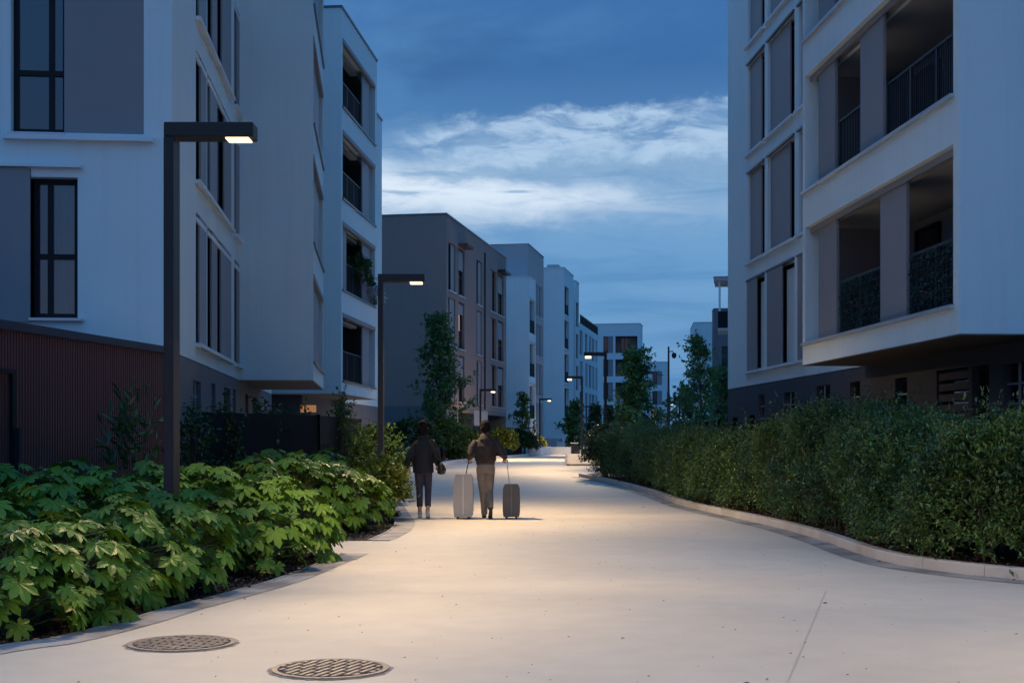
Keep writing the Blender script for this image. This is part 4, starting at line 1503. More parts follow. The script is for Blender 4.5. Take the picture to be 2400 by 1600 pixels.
# limbs and torso under the clothes (one surface)
loft(body, [((0, 0, .90), .15, .10), ((0, 0, 1.0), .16, .105), ((0, 0, 1.12), .14, .095), ((0, 0, 1.30), .15, .095), ((0, 0, 1.42), .11, .07), ((0, .005, 1.50), .07, .06), ((0, .025, 1.58), .052, .055), ((0, .03, 1.62), .05, .055)])
loft(body, [((-.085, 0, .94), .085, .09), ((-.045, .05, .52), .058, .06), ((-.025, .035, .30), .052, .056), ((-.02, 0, .10), .036, .042)])
loft(body, [((.085, 0, .94), .085, .09), ((.07, .05, .52), .058, .06), ((.075, -.13, .34), .052, .056), ((.08, -.27, .19), .036, .042)])
sh = [(-.19, 0, 1.43), (.19, 0, 1.43)]
elb = [(-.285, -.13, 1.20), (.300, -.13, 1.20)]
wri = [(-.300, .03, 1.115), (.375, .03, 1.125)]
for i in (0, 1):
    loft(body, [((sh[i][0] * .5, 0, 1.40), .045, .05), ((sh[i][0] * .96, 0, 1.40), .042, .045), (elb[i], .042, .044), (wri[i], .027, .030)], 10)
hand(body, wri[0], (.15, .75, -.45), (.2, -.4, -.8), 1, 1.0)
hand(body, wri[1], (-.15, .75, -.45), (-.2, -.4, -.8), -1, 1.0)
head(body, (-.005, .045, 1.70), 1.0)
man = fuse('person', body, skin, .009, 2)
man.location = (man_x, YP, 0)
man.rotation_euler = (0, 0, R(4))
tag(man, 'person walking away in dark brown jacket and taupe trousers pulling two suitcases', 'person')
eyes(man, (-.005, .045, 1.70))
jk = MB()
loft(jk, [((0, -.005, 1.04), .175, .135), ((0, -.01, 1.10), .205, .155), ((0, -.02, 1.20), .20, .155), ((0, -.025, 1.34), .21, .15), ((0, -.015, 1.42), .185, .125), ((0, -.01, 1.48), .145, .105), ((0, .005, 1.53), .095, .09), ((0, .012, 1.57), .078, .078)])
loft(jk, [((0, -.085, 1.40), .11, .05), ((0, -.095, 1.46), .115, .06), ((0, -.06, 1.52), .10, .06), ((0, -.03, 1.55), .07, .05)])
for i in (0, 1):
    e, w_ = Vector(elb[i]), Vector(wri[i])
    s_ = Vector(sh[i])
    loft(jk, [((s_.x * .5, -.01, 1.43), .075, .085), (s_ + Vector((0, -.01, -.015)), .075, .085), (s_.lerp(e, .55) + Vector((s_.x * .05, 0, 0)), .078, .084), (e, .068, .072), (e.lerp(w_, .7), .056, .056), (w_, .042, .042)], 12)
jm_ = material('brown_jacket', (.026, .019, .017), .8, var=.45, vscale=11, bump=.9, bscale=11)
fuse('jacket', jk, jm_, .012, 3, man)
m = MB(); loft(m, [((0, -.004, 1.005), .170, .130), ((0, -.005, 1.03), .178, .137), ((0, -.005, 1.055), .176, .135)], 20); m.build('jacket_hem', material('hem', (.055, .045, .040), .8), man, smooth=True)
tr = MB()
loft(tr, [((0, 0, .86), .155, .125), ((0, -.01, .94), .178, .14), ((0, -.005, 1.03), .162, .125), ((0, 0, 1.08), .155, .12)])
loft(tr, [((-.085, 0, .95), .098, .118), ((-.068, .02, .75), .090, .102), ((-.047, .05, .52), .076, .086), ((-.028, .035, .30), .068, .078), ((-.022, .0, .13), .060, .072), ((-.02, .0, .07), .058, .072)])
loft(tr, [((.085, 0, .95), .098, .118), ((.078, .02, .75), .090, .102), ((.072, .045, .52), .076, .084), ((.076, -.13, .34), .066, .074), ((.08, -.26, .20), .056, .066)])
fuse('trousers', tr, material('taupe_trousers', (.19, .155, .125), .85, var=.18, vscale=9, bump=.8, bscale=9), .011, 3, man)
s1 = MB(); shoe(s1, (-.02, 0, .10), (-.02, -.05, 0.005), (-.025, .20, .005)); s1.build('shoe', material('dark_shoe', (.05, .04, .035), .6), man, smooth=True)
s2 = MB(); shoe(s2, (.08, -.27, .19), (.08, -.335, .12), (.08, -.17, .0)); s2.build('shoe', MATS['dark_shoe'], man, smooth=True)
hr_ = MB(); ball(hr_, (-.005, .022, 1.735), .094, .108, .102); ball(hr_, (-.005, -.02, 1.68), .086, .078, .095); ball(hr_, (.02, .05, 1.79), .06, .07, .045)
fuse('hair', hr_, material('dark_hair', (.010, .008, .007), .85, spec=.1, var=.3, vscale=30, bump=.4, bscale=90), .01, 2, man)

# --- the woman
wx = at(992, YP + .1)
body = MB()
loft(body, [((0, 0, .84), .15, .10), ((0, 0, .93), .155, .10), ((0, 0, 1.05), .125, .085), ((0, 0, 1.22), .13, .09), ((0, 0, 1.32), .11, .07), ((0, .005, 1.40), .055, .05), ((0, .02, 1.48), .046, .05), ((0, .025, 1.52), .045, .05)])
loft(body, [((-.08, 0, .88), .078, .085), ((-.07, .02, .48), .05, .053), ((-.065, .0, .28), .046, .05), ((-.06, -.03, .09), .032, .038)])
loft(body, [((.08, 0, .88), .078, .085), ((.088, .04, .48), .05, .053), ((.09, -.06, .28), .046, .05), ((.09, -.16, .11), .032, .038)])
sh = [(-.148, 0, 1.30), (.148, 0, 1.30)]
elb = [(-.255, -.06, 1.06), (.245, -.06, 1.07)]
wri = [(-.325, .0, .84), (.255, .10, .93)]
for i in (0, 1):
    loft(body, [((sh[i][0] * .5, 0, 1.30), .04, .05), (sh[i], .042, .046), (elb[i], .036, .038), (wri[i], .023, .026)], 10)
hand(body, wri[0], (-.30, .10, -1), (.9, .2, 0), -1, .40, 1.05)
hand(body, wri[1], (.0, .6, -.5), (-.8, 0, 0), 1, 1.0, .95)
head(body, (-.005, .04, 1.60), .96)
wom = fuse('person', body, skin, .009, 2)
wom.location = (wx, YP + .1, 0)
wom.scale = (1.03, 1.03, 1.06)
tag(wom, 'person walking away in black jacket and cropped navy trousers with a shoulder bag', 'person')
eyes(wom, (-.005, .04, 1.60), .96)
jk = MB()
loft(jk, [((0, -.005, .80), .195, .150), ((0, -.005, .92), .19, .145), ((0, -.005, 1.06), .175, .13), ((0, -.01, 1.20), .182, .135), ((0, -.005, 1.31), .165, .11), ((0, 0, 1.375), .115, .09), ((0, .01, 1.43), .075, .07)])
for i in (0, 1):
    e, w_ = Vector(elb[i]), Vector(wri[i]); s_ = Vector(sh[i])
    loft(jk, [((s_.x * .5, -.005, 1.33), .062, .07), (s_ + Vector((0, 0, -.01)), .062, .07), (s_.lerp(e, .55), .068, .068), (e, .060, .060), (e.lerp(w_, .7), .052, .052), (w_ - (w_ - e).normalized() * .02, .044, .044)], 12)
fuse('jacket', jk, material('black_jacket', (.012, .012, .014), .8, var=.2, vscale=7, bump=.4, bscale=12), .012, 3, wom)
tr = MB()
loft(tr, [((0, 0, .78), .145, .11), ((0, -.01, .86), .165, .125), ((0, 0, .95), .15, .11)])
loft(tr, [((-.08, 0, .86), .09, .10), ((-.075, .012, .68), .078, .086), ((-.07, .02, .48), .062, .068), ((-.065, 0, .32), .058, .064), ((-.062, -.018, .20), .057, .063)])
loft(tr, [((.08, 0, .86), .09, .10), ((.085, .02, .68), .078, .086), ((.088, .035, .48), .062, .068), ((.09, -.05, .32), .058, .064), ((.09, -.105, .21), .057, .063)])
fuse('trousers', tr, material('navy_trousers', (.040, .040, .058), .8, var=.1, vscale=8, bump=.3, bscale=12), .011, 3, wom)
shm = material('beige_shoe', (.52, .46, .38), .6)
s1 = MB(); shoe(s1, (-.06, -.03, .09), (-.06, -.085, .0), (-.065, .15, .0), .95); s1.build('shoe', shm, wom, smooth=True)
s2 = MB(); shoe(s2, (.09, -.16, .11), (.09, -.215, .03), (.09, -.0, .0), .95); s2.build('shoe', shm, wom, smooth=True)
hr_ = MB(); ball(hr_, (-.005, .018, 1.635), .092, .105, .102); ball(hr_, (-.005, -.03, 1.55), .092, .08, .13); ball(hr_, (-.005, -.06, 1.68), .05, .05, .045)
fuse('hair', hr_, MATS['dark_hair'], .01, 2, wom)
sc = MB(); loft(sc, [((0, 0, 1.375), .11, .09), ((0, 0, 1.42), .105, .09), ((0, .005, 1.48), .085, .085), ((0, .01, 1.515), .072, .075)], 16)
fuse('scarf', sc, material('black_scarf', (.012, .012, .014), .85, bump=.6, bscale=30), .01, 3, wom)
# shoulder bag hanging at her right hip
bag = empty('shoulder_bag', (wx + .34, YP + .08, .05)); tag(bag, 'dark shoulder bag with long straps at the right hip of the walking woman', 'bag')
m = MB()
loft(m, [((0, 0, .765), .035, .10), ((0, 0, .785), .075, .155), ((.005, 0, .86), .085, .165), ((0, 0, .94), .060, .150), ((-.01, 0, .985), .022, .135)], 18)
m.build('bag_body', material('brown_leather', (.030, .026, .023), .45, var=.1, vscale=9), bag, 0, True)
m = MB()
for y in (-.1, .1):
    m.tube([(-.01, y, .97), (-.035, y * .7, 1.12), (-.075, y * .35 - .02, 1.27), (-.125, y * .2 - .03, 1.385), (-.17, y * .2, 1.415), (-.21, y * .2, 1.39)], [.012] * 6, 6)
m.build('strap', MATS['brown_leather'], bag)

# =================================================================== planting
rngM = np.random.default_rng(5)

def fatsia_leaf(rs):
    """one hand shaped leaf, palm at the origin, middle lobe along +y"""
    vs, fs = [(0, 0, 0)], []
    nl = rs.choice((7, 8, 9))
    span = R(rs.uniform(245, 285))
    lobes = []
    for i in range(nl):
        a = -span / 2 + span * i / (nl - 1)
        L = 1.0 - .48 * (abs(a) / (span / 2)) ** 1.5
        lobes.append((a, L * rs.uniform(.92, 1.08)))
    droop = rs.uniform(.10, .30)
    def P(a, r_, z=0):
        return (math.sin(a) * r_, math.cos(a) * r_, z - droop * r_ * r_)
    da = span / (nl - 1)
    sin_i = []
    for i in range(nl + 1):
        a = lobes[0][0] - da * .55 if i == 0 else (lobes[-1][0] + da * .55 if i == nl else (lobes[i - 1][0] + lobes[i][0]) / 2)
        L = lobes[min(i, nl - 1)][1]
        vs.append(P(a, .34 * L, .025)); sin_i.append(len(vs) - 1)
    for i, (a, L) in enumerate(lobes):
        w = da * .56
        b = len(vs)
        vs += [P(a - w * .92, .56 * L, .03), P(a - w * .62, .80 * L, .02), P(a, L, -.02), P(a + w * .62, .80 * L, .02), P(a + w * .92, .56 * L, .03), P(a, .55 * L, -.015)]
        l1_, l2_, tip, r2_, r1_, mid = range(b, b + 6)
        fs += [(0, sin_i[i], l1_, mid), (mid, l1_, l2_, tip), (mid, tip, r2_, r1_), (0, mid, r1_, sin_i[i + 1])]
    return vs, fs

def fatsia_meshes(seed, n=128, Rr=.72, H=1.0):
    rs = random.Random(seed)
    lv, st = MB(), MB()
    stems = [(rs.uniform(-.14, .14), rs.uniform(-.14, .14)) for _ in range(6)]
    for i in range(n):
        azm = rs.uniform(0, 2 * math.pi)
        th = R(rs.uniform(0, 1) ** .75 * 112)
        k = rs.uniform(.72, 1.05)
        r_ = Rr * math.sin(min(th, R(88))) * k
        z = H * (.40 + .60 * math.cos(th)) * rs.uniform(.9, 1.05)
        if th > R(90):
            z = H * rs.uniform(.12, .42)
            r_ = Rr * rs.uniform(.6, 1.0)
        z = max(.12, z)
        tilt = R(rs.uniform(2, 28) + 32 * (1 - z / H))
        c = Vector((math.cos(azm) * r_, math.sin(azm) * r_, z))
        a2 = azm + rs.uniform(-.5, .5)
        f = Vector((math.cos(a2) * math.cos(tilt), math.sin(a2) * math.cos(tilt), -math.sin(tilt)))
        up = Vector((math.cos(a2) * math.sin(tilt), math.sin(a2) * math.sin(tilt), math.cos(tilt)))
        up = (up + Vector((rs.uniform(-.28, .28), rs.uniform(-.28, .28), 0))).normalized()
        sx_ = f.cross(up).normalized(); up = sx_.cross(f)
        s = rs.uniform(.12, .25)
        vs, fs = fatsia_leaf(rs)
        lv.add([c + sx_ * (x * s) + f * (y * s) + up * (zz_ * s) for x, y, zz_ in vs], fs)
        sb = rs.choice(stems)
        b = Vector((sb[0] * (1 + .8 * z), sb[1] * (1 + .8 * z), max(.05, z - rs.uniform(.12, .3))))
        st.tube([b, b.lerp(c, .5) + Vector((0, 0, .03)), c], [.006, .005, .004], 4, False)
    for sb in stems:
        st.tube([(sb[0], sb[1], 0), (sb[0] * 1.4, sb[1] * 1.4, H * .4), (sb[0] * 1.8, sb[1] * 1.8, H * .78)], [.02, .015, .008], 6, False)
    return lv, st

variants = []
for s_ in range(4):
    root = empty('fatsia_shrub')
    lv, st = fatsia_meshes(20 + s_)
    lv.build('leaves', fat_leaf, root)
    st.build('stems', stem_m, root)
    variants.append(root)
GF = 'big leaved shrubs in the left bed'
spots = [  # px, depth, scale, height factor, label
    (20, 10.15, .80, .86, 'big leaved shrub at the bottom left corner, beside the dark mulch'),
    (150, 10.9, .86, .90, 'big leaved shrub above the pale flush kerb, second from the bottom left corner'),
    (-60, 11.6, .95, 1.1, 'big leaved shrub cut by the left edge of the photo'),
    (275, 12.0, .92, .98, 'big leaved shrub left of the foot of the nearest lamp post, drooping over the mulch'),
    (95, 12.8, 1.0, 1.16, 'big leaved shrub rising in front of the ribbed shed near its door'),
    (250, 13.9, 1.0, 1.16, 'big leaved shrub rising in front of the middle of the ribbed shed'),
    (395, 12.7, .78, .98, 'big leaved shrub wrapped round the nearest lamp post at its left side'),
    (20, 14.4, 1.0, 1.2, 'big leaved shrub at the back by the shed door post'),
    (165, 15.6, 1.0, 1.22, 'big leaved shrub at the back against the ribbed shed wall'),
    (345, 15.9, 1.0, 1.18, 'big leaved shrub at the back just left of the nearest lamp post'),
    (475, 14.4, .82, 1.0, 'big leaved shrub just right of the nearest lamp post with yellowing low leaves'),
    (590, 14.9, .86, 1.02, 'big leaved shrub in the middle of the bed above the mulch gap'),
    (500, 16.6, 1.0, 1.14, 'big leaved shrub behind and right of the nearest lamp post'),
    (690, 16.2, .80, .96, 'big leaved shrub at the corner of the bed by the narrow side path'),
    (640, 17.0, .86, 1.05, 'big leaved shrub on the left edge of the narrow side path'),
    (420, 18.6, .95, 1.1, 'big leaved shrub at the back between the lamp post and the dark fence'),
    (590, 20.9, 1.0, 1.22, 'big leaved shrub beyond the side path in front of the dark fence, leftmost there'),
    (700, 21.4, 1.0, 1.26, 'big leaved shrub beyond the side path, tallest before the dark fence'),
    (800, 21.9, .95, 1.1, 'big leaved shrub beyond the side path, at the edge of the far bed'),
    (640, 23.3, 1.0, 1.30, 'big leaved shrub at the very back against the left end of the dark fence'),
    (760, 24.2, 1.0, 1.28, 'big leaved shrub at the very back near the right end of the dark fence'),
    (850, 23.0, .78, .86, 'big leaved shrub above the curved kerb tip, next to the yellow green shrub'),
]
for i, (px, Y, s_, hf_, lab) in enumerate(spots):
    v_ = variants[i % 4]
    o = v_ if i < 4 else copy_tree(v_)
    o.location = (at(px, Y), Y, -.02)
    o.scale = (s_ * .98, s_ * .98, hf_ * .98)
    o.rotation_euler = (0, 0, i * 2.1)
    tag(o, lab, 'shrub', GF)

def shrub(name, label, X, Y, w, d, h, n, llen, lw, mat, seed, z0=0.0, per=8, tl=.22, lean=.5, base=.12, cat='shrub', group=None, shape=2.2, spread=.9):
    rng = np.random.default_rng(seed)
    root = empty(name, (X, Y, z0 or zg(Y))); tag(root, label, cat, group)
    nt = n // per
    u = rnd_dirs(rng, nt)
    u[:, 2] = np.abs(u[:, 2]) * 1.05 - .12
    rad = rng.uniform(.45, 1.0, nt) ** .45
    bump = np.array([noise.noise(Vector((p[0] * 2.3 + seed, p[1] * 2.3, p[2] * 2.3))) for p in u]) * .32 + 1.0
    b = u * (rad * bump)[:, None] * np.array((w / 2, d / 2, h * .58)) + np.array((0, 0, h * .42))
    b[:, 2] = np.maximum(b[:, 2], base)
    dirs = u * 1.0 + np.array((0, 0, lean)) + rng.normal(size=(nt, 3)) * .45
    me = leaf_mesh('leaves', *twig_leaves(rng, b, dirs, per, tl, llen, lw, spread), mat)
    obj('leaves', me, root)
    m = MB()
    rs = random.Random(seed)
    for k in range(9):
        a = rs.uniform(0, 6.28); e = Vector((math.cos(a) * w * .36, math.sin(a) * d * .36, h * rs.uniform(.5, .9)))
        m.tube([(math.cos(a) * .05, math.sin(a) * .05, 0), e * .5 + Vector((0, 0, .1)), e], [.018, .012, .005], 5, False)
    m.build('stems', bark, root)
    return root

GS = 'shrubs along the left side of the path'
shrub('small_leaved_shrub', 'low yellow green shrub at the kerb tip beside the walking woman', at(893, 24.6), 24.6, .75, .8, 1.02, 5200, .075, .6, eu_leaf, 61, group=GS)
shrub('small_leaved_shrub', 'light green rounded shrub round the foot of the second street lamp', at(880, 29.5), 29.5, 1.15, 1.2, 1.75, 5200, .085, .5, shrub_leaf, 62, group=GS)
shrub('small_leaved_shrub', 'dark green bush between the second lamp and the walking woman', at(965, 62), 62, 2.7, 2.0, 1.95, 4200, .16, .5, dark_leaf, 63, group=GS)
shrub('small_leaved_shrub', 'mid green bush under the tall dark tree, behind the walking woman', at(1035, 64.5), 64.5, 2.4, 1.6, 1.95, 3800, .16, .5, shrub_leaf, 64, group=GS)
shrub('small_leaved_shrub', 'small shrub with yellow tips between the two walkers', at(1098, 72), 72, 1.5, 1.4, 1.5, 2200, .17, .5, shrub_leaf, 65, group=GS)
shrub('small_leaved_shrub', 'low green mound at the kerb right of the walking woman', at(1073, 66), 66.0, 1.4, 1.0, .6, 1600, .14, .45, shrub_leaf, 66, group=GS)
shrub('small_leaved_shrub', 'yellow green bush right of the man by the low dark fence', at(1176, 82), 82, 1.9, 1.6, 1.75, 2200, .2, .5, eu_leaf, 67, group=GS)
shrub('small_leaved_shrub', 'dark bush at the kerb below the twisted young tree', at(1222, 92), 92, 2.2, 1.6, 1.6, 2600, .2, .5, dark_leaf, 68, group=GS)
shrub('small_leaved_shrub', 'tiny yellow green tuft on the low white planter wall', at(1262, 98.4), 98.4, .9, .5, .5, 500, .2, .5, eu_leaf, 69, z0=1.0)
# climbers on the dark fence
GC = 'climbing plants in front of the dark fence'
for i, (px, Y, w, h, n, lab) in enumerate(((450, 22.4, .55, 1.95, 700, 'sparse climbing plant on the fence just right of the nearest lamp post'), (523, 24.0, .42, 2.02, 700, 'narrow climbing plant on the dark fence, second from the nearest lamp post'),
                                           (617, 25.4, .62, 2.05, 950, 'widest climbing plant in the middle of the dark fence'), (705, 26.6, .50, 2.08, 800, 'climbing plant with bright tips on the dark fence'),
                                           (805, 28.5, .55, 2.35, 900, 'tall loose climbing plant at the right end of the dark fence'))):
    shrub('climbing_plant', lab, at(px, Y - .3), Y - .3, w, .3, h, n, .09, .5, dark_leaf if i < 4 else shrub_leaf, 80 + i, per=6, tl=.3, lean=.9, group=GC)
shrub('leafy_sapling', 'young leafy stems standing against the wine red shed wall', at(305, 17.4), 17.4, .45, .4, 1.75, 260, .17, .28, dark_leaf, 90, per=5, tl=.5, lean=1.6, cat='plant', spread=.6)
# plants on the loggia
pw = to_world(L2, (-.30, L2S.hit(856), L2LZ[1] + .02))
shrub('potted_plant', 'bushy dark plant spilling over the loggia of the second left block', pw.x, pw.y, .9, 2.2, 1.55, 2200, .13, .5, dark_leaf, 91, z0=pw.z, cat='plant')
pw = to_world(L2, (.09, L2S.hit(874), L2LZ[1] + .02))
shrub('potted_plant', 'silvery white leaved plant in the corner of the same loggia sill', pw.x, pw.y, .25, 1.5, .55, 260, .2, .25, leaf_material('silver_leaf', (.35, .38, .40), (.6, .62, .64), None, trans=.1), 92, z0=pw.z, cat='plant')

# ivy screens on the loggia railings of the right block
for i, (p, q, lab) in enumerate(((1947, 2042, 'artificial ivy screen on the narrower loggia railing of the big right block'), (2107, 2232, 'artificial ivy screen on the wider loggia railing of the big right block'))):
    rng = np.random.default_rng(40 + i)
    a0, a1 = sorted((R1S.hit(p), R1S.hit(q)))
    nl = int((a1 - a0) * 380)
    a = rng.uniform(a0 + .05, a1 - .05, nl); z = rng.uniform(R1FZ[0] + .08, R1FZ[0] + .96, nl)
    keep = np.array([noise.noise(Vector((x * 2.2, y * 2.6, i))) for x, y in zip(a, z)]) > -.33
    a, z = a[keep], z[keep]
    pos = np.array([to_world(R1, (.165 + rng.uniform(-.02, .02), x, y)) for x, y in zip(a, z)])
    c = pos.mean(0)
    f = np.tile(np.array((-R1.n[0] * .5, -R1.n[1] * .5, -.7)), (len(a), 1)) + rng.normal(size=(len(a), 3)) * .5
    nr = np.tile(np.array((-R1.n[0], -R1.n[1], .4)), (len(a), 1)) + rng.normal(size=(len(a), 3)) * .3
    me = leaf_mesh('ivy_screen', pos - c, f, nr, .05, .035, ivy_leaf)
    mb_ = MB()
    for t in np.linspace(a0 + .04, a1 - .04, max(4, int((a1 - a0) / .14))):
        mb_.tube([Vector(to_world(R1, (.165, t, z_))) - Vector(c) for z_ in (R1FZ[0] + .06, R1FZ[0] + .97)], [.004, .004], 4, False)
    for z_ in np.linspace(R1FZ[0] + .06, R1FZ[0] + .97, 8):
        mb_.tube([Vector(to_world(R1, (.165, t, z_))) - Vector(c) for t in (a0 + .04, a1 - .04)], [.004, .004], 4, False)
    m2 = bpy.data.meshes.new('tmp'); m2.from_pydata(mb_.v, [], mb_.f)
    bm = bmesh.new(); bm.from_mesh(me); bm.from_mesh(m2); bm.to_mesh(me); bm.free()
    o = obj('ivy_screen', me); o.location = tuple(c); tag(o, lab, 'ivy screen')

# the long hedge on the right
def hedge():
    rng = np.random.default_rng(11)
    line = resample(right_edge, .25)
    off = offset_line(line, 1.25)
    pxs = [1340, 1400, 1480, 1560, 1640, 1700, 1760, 1800, 1870, 1930, 2000, 2080, 2140, 2180, 2220, 2260, 2310, 2345, 2400, 2500, 2700]
    tops = [1012, 1000, 996, 998, 1003, 1005, 1014, 996, 968, 950, 938, 940, 950, 990, 1035, 1045, 1020, 955, 935, 932, 930]
    C, Hh, Zg = [], [], []
    for p in off:
        if p[1] < 9 or p[1] > 47.5:
            continue
        px = CXP + p[0] / p[1] * FPX
        Zg.append(zg(p[1])); C.append(p); Hh.append(EYE - (np.interp(px, pxs, tops) - HZ) / FPX * p[1] - .42 - zg(p[1]))
    C, Hh, Zg = np.array(C), np.array(Hh), np.array(Zg)
    cen = np.array((C[len(C) // 2][0], C[len(C) // 2][1]))
    root = empty('hedge', (cen[0], cen[1], .08)); tag(root, 'long dark green clipped hedge behind the raised kerb on the right', 'hedge')
    T = np.gradient(C, axis=0); T /= np.linalg.norm(T, axis=1, keepdims=True)
    Nn = np.stack((-T[:, 1], T[:, 0]), 1)          # away from the path
    # sample weights: nearer stretches get more, smaller leaves everywhere the same
    wgt = 1.0 / np.clip(C[:, 1], 10, 60) ** .8; wgt /= wgt.sum()
    nt = 36000
    idx = rng.choice(len(C) - 1, nt, p=wgt[:-1] / wgt[:-1].sum()); fr = rng.uniform(0, 1, nt)
    c = C[idx] + (C[idx + 1] - C[idx]) * fr[:, None]; hh = Hh[idx] + (Hh[idx + 1] - Hh[idx]) * fr
    nn = Nn[idx]; tt = T[idx]
    ph = rng.uniform(0, 1.0, nt) ** 1.25 * math.pi * .86        # 0 = foot on the path side, pi/2 = top
    ex = -np.cos(ph); ez = np.sin(ph)
    hx = np.sign(ex) * np.abs(ex) ** .55; hz = np.abs(ez) ** .5
    hw = .84
    lump = np.array([noise.noise(Vector((p[0] * .95, p[1] * .95, z * 1.3))) * .34 + noise.noise(Vector((p[0] * 3.1, p[1] * 3.1, z * 3.1))) * .16 for p, z in zip(c, hz * hh)])
    dep = rng.uniform(0, 1, nt) ** 1.6 * .34
    wx_ = hx * (hw + lump - dep * .8)
    z = hz * (hh + lump * 1.15 - dep * .5)
    z = np.maximum(z, rng.uniform(.05, .25, nt)) + Zg[idx]
    pos = np.concatenate([c + nn * wx_[:, None], z[:, None]], 1)
    dirs = np.concatenate([nn * hx[:, None], (hz * .6 + .55)[:, None]], 1) + rng.normal(size=(nt, 3)) * .5
    P, f, nr, L, Wd = twig_leaves(rng, pos, dirs, 8, .21, .052, .46, .9)
    P[:, :2] -= cen
    obj('leaves', leaf_mesh('leaves', P, f, nr, L, Wd, hedge_leaf), root)
    # loose shoots on top
    nt = 2600
    idx = rng.choice(len(C) - 1, nt, p=wgt[:-1] / wgt[:-1].sum()); c = C[idx] + rng.normal(size=(nt, 2)) * .34
    pos = np.concatenate([c, (Hh[idx] + Zg[idx] - .02 + rng.uniform(-.05, .08, nt))[:, None]], 1)
    dirs = np.concatenate([rng.normal(size=(nt, 2)) * .3, np.ones((nt, 1))], 1)
    keep = np.array([noise.noise(Vector((p[0] * .8, p[1] * .8, 4.4))) + rng.normal() * .12 for p in c]) > -.02
    pos, dirs = pos[keep], dirs[keep]
    P, f, nr, L, Wd = twig_leaves(rng, pos, dirs, 10, .42, .055, .40, .7)
    P[:, :2] -= cen
    obj('shoots', leaf_mesh('shoots', P, f, nr, L, Wd, hedge_leaf), root)
    # inner branches: a dense thicket
    m = MB(); rs = random.Random(3)
    for i in range(0, len(C) - 1):
        for _ in range(3):
            p = C[i] - cen + Nn[i] * rs.uniform(-.62, .5) + T[i] * rs.uniform(-.12, .12)
            q = p + Nn[i] * rs.uniform(-.3, .3) + T[i] * rs.uniform(-.3, .3)
            m.tube([(p[0], p[1], Zg[i]), ((p[0] + q[0]) / 2, (p[1] + q[1]) / 2, Zg[i] + Hh[i] * .4), (q[0], q[1], Zg[i] + Hh[i] * .85)], [.016, .012, .005], 5, False)
    m.build('branches', bark, root)
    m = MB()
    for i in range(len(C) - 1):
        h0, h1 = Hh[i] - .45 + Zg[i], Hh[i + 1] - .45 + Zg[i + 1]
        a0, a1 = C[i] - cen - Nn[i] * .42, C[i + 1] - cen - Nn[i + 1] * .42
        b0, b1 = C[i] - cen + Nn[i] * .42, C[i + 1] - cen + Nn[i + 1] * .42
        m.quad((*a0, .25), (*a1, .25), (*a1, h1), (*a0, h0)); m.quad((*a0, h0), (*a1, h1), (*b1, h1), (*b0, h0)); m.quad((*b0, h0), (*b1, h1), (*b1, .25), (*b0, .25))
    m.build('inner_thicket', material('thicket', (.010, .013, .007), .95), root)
hedge()
ex_, ey_ = at(1418, 46.6), 46.6
shrub('rounded_leaf_shrub', 'loose round leaved shrub at the far tip of the right hedge beside the bench', ex_, ey_, 1.35, 1.6, 1.75, 4600, .08, .75, end_leaf, 71, per=7, tl=.3)

# fallen leaf and chips
def chips():
    rng = np.random.default_rng(8)
    P = []
    for line, d0, d1, n, z in ((lk, .34, 1.6, 5200, -.03), (lk2, .37, 1.2, 1600, -.03), (rk, .42, .95, 5200, .09)):
        a = offset_line(line, 1.0); L = np.array(line); D = np.array(a) - L
        keep = np.array([9 < p[1] < 45 for p in L]); L, D = L[keep], D[keep]
        w = 1 / L[:, 1]; i = rng.choice(len(L), n, p=w / w.sum())
        q = L[i] + D[i] * rng.uniform(d0, d1, n)[:, None] + rng.normal(size=(n, 2)) * .06
        P.append(np.concatenate([q, np.full((n, 1), z) + rng.uniform(0, .03, (n, 1))], 1))
    P = np.concatenate(P)
    f = rng.normal(size=(len(P), 3)) * np.array((1, 1, .25)); nr = np.array((0, 0, 1.0)) + rng.normal(size=(len(P), 3)) * .35
    o = obj('bark_mulch', leaf_mesh('bark_mulch', P, f, nr, rng.uniform(.03, .075, len(P)), rng.uniform(.015, .035, len(P)), chip_m))
    tag(o, 'brown bark mulch scattered over the planted beds', 'mulch', kind='stuff')
chips()
def litter():
    rng = np.random.default_rng(31)
    P = []
    for _ in range(420):
        Y = 7.5 + 26 * rng.uniform() ** 1.6
        xl = -2.6 if Y < 16 else -1.5
        P.append((rng.uniform(xl, 4.2 + .04 * (14 - Y)), Y, .006))
    P = np.array(P)
    ed = offset_line(rk, .2)
    q = np.array([ed[i] + rng.normal(size=2) * .10 for i in rng.integers(0, len(ed), 700)])
    P = np.concatenate([P, np.concatenate([q, np.full((len(q), 1), .010) + np.array([[zg(y)] for y in q[:, 1]])], 1)])
    f = rng.normal(size=(len(P), 3)) * np.array((1, 1, .08)); nr = np.array((0, 0, 1.0)) + rng.normal(size=(len(P), 3)) * .15
    L = rng.uniform(.008, .026, len(P)); L[::23] *= 2.2
    o = obj('grit', leaf_mesh('grit', P, f, nr, L, L * .55, chip_m)); tag(o, 'small dark grit and leaf scraps scattered over the path', 'grit', kind='stuff')
litter()
m = MB(); vs, fs = fatsia_leaf(random.Random(77))
fx, fy = G(668, 1352)
m.add([(x * .13, y * .13, z * .08 + .055) for x, y, z in vs], fs)
o = m.build('fallen_leaf', material('yellow_leaf', (.45, .30, .03), .6)); o.location = (fx - .25, fy + .05, 0); o.rotation_euler = (0, 0, R(-60))
tag(o, 'yellow fallen leaf lying on the flush kerb below the shrubs', 'leaf')

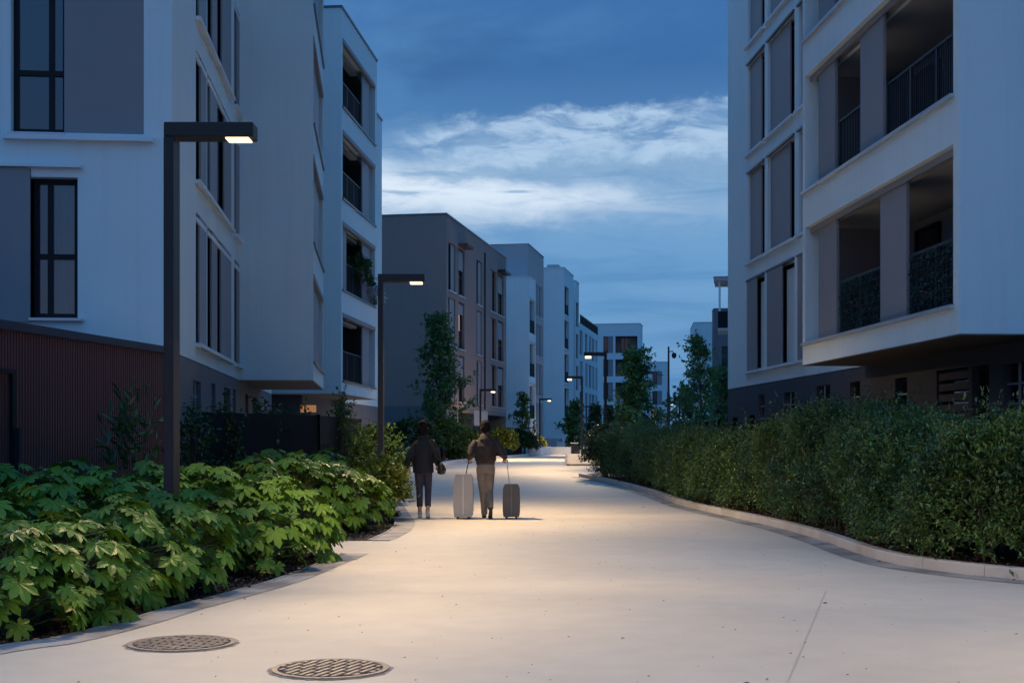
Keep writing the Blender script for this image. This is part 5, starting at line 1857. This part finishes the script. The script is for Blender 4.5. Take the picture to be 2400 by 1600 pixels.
# ------------------------------------------------------------------ trees
def tree(label, X, Y, h, w, base, n, llen, mat, seed, trunk=.08, name='tree', group=None, per=7, prof=None, lean=0.0):
    rng = np.random.default_rng(seed); rs = random.Random(seed)
    h -= zg(Y)
    root = empty(name, (X, Y, zg(Y))); tag(root, label, 'tree', group)
    m = MB()
    top = Vector((lean, 0, h))
    def stem(t):
        return Vector((lean * t + .06 * math.sin(t * 5 + seed), .05 * math.cos(t * 4 + seed), h * t))
    m.tube([stem(t) for t in np.linspace(0, .97, 9)], [trunk * (1 - .88 * t) for t in np.linspace(0, .97, 9)], 8)
    ends = []
    nb = int(18 + h * 3)
    for i in range(nb):
        t = base / h + (1 - base / h) * (i + rs.random()) / nb * .96
        p = stem(t)
        k = (t - base / h) / (1 - base / h)
        r_ = w / 2 * (prof(k) if prof else (math.sin(math.pi * min(1, .22 + .78 * k)) ** .7)) * rs.uniform(.45, 1.15)
        a = i * 2.4 + rs.uniform(-.5, .5)
        e = p + Vector((math.cos(a) * r_, math.sin(a) * r_, r_ * rs.uniform(.25, .8)))
        e.z = min(e.z, h * .99)
        m.tube([p, p.lerp(e, .5) + Vector((0, 0, -.03 * r_)), e], [trunk * .35 * (1 - t) + .012, .012, .005], 5, False)
        for q in np.linspace(.35, 1.0, 5):
            ends.append(tuple(p.lerp(e, q)))
    m.build('trunk', bark, root)
    ends = np.array(ends)
    nt = n // per
    i = rng.integers(0, len(ends), nt)
    b = ends[i] + rng.normal(size=(nt, 3)) * np.array((.11, .11, .10)) * (w / 2) ** .5
    dirs = rnd_dirs(rng, nt) + np.array((0, 0, .25))
    obj('crown', leaf_mesh('crown', *twig_leaves(rng, b, dirs, per, .30, llen, .6, 1.0), mat), root)
    return root
GT = 'young street trees'
tree('tall dark green tree in front of the taupe block', at(1032, 66), 66, zat(738, 66), 4.3, .8, 7600, .15, tree_leaf, 101, .10, group=GT, prof=lambda k: 1.0 - .80 * k ** .7 if k > .1 else .85)
tree('twisted narrow young tree before the white bay in the distance', at(1228, 92.5), 92.5, zat(926, 92.5), 1.5, .5, 1300, .2, shrub_leaf, 102, .07, group=GT, lean=-.1)
tree('bushy conical tree left of the litter bin', at(1345, 106), 106, zat(943, 106), 2.5, .4, 3200, .22, tree_leaf, 103, .07, group=GT, prof=lambda k: 1.0 - .85 * k)
tree('narrow dark columnar tree behind the small lamp near the bin', at(1394, 108), 108, zat(950, 108), 1.5, .6, 2200, .22, dark_leaf, 104, .07, group=GT)
tree('second columnar tree beside the post of the lamp behind the hedge tip', at(1430, 104), 104, zat(955, 104), 1.3, .6, 1600, .2, dark_leaf, 105, .06, group=GT)
tree('dense broad green tree before the far white block with loggias', at(1490, 76), 76, zat(826, 76), 3.7, 1.0, 7600, .17, tree_leaf, 106, .1, group=GT, prof=lambda k: .98 - .66 * k ** .9)
tree('slender loose tree with visible sky gaps left of the big right block', at(1641, 60), 60, zat(792, 60), 2.5, 1.0, 3600, .14, tree_leaf, 107, .08, group=GT, prof=lambda k: .9 - .55 * k)
tree('pale green tree half hidden by the corner of the big right block', at(1698, 66), 66, zat(868, 66), 2.2, 1.0, 3000, .16, pale_leaf, 108, .07, group=GT)
tree('small dark tree in the gap right of the camera pole', at(1604, 104), 104, zat(908, 104), 2.9, .8, 3000, .22, dark_leaf, 109, .08, group=GT)
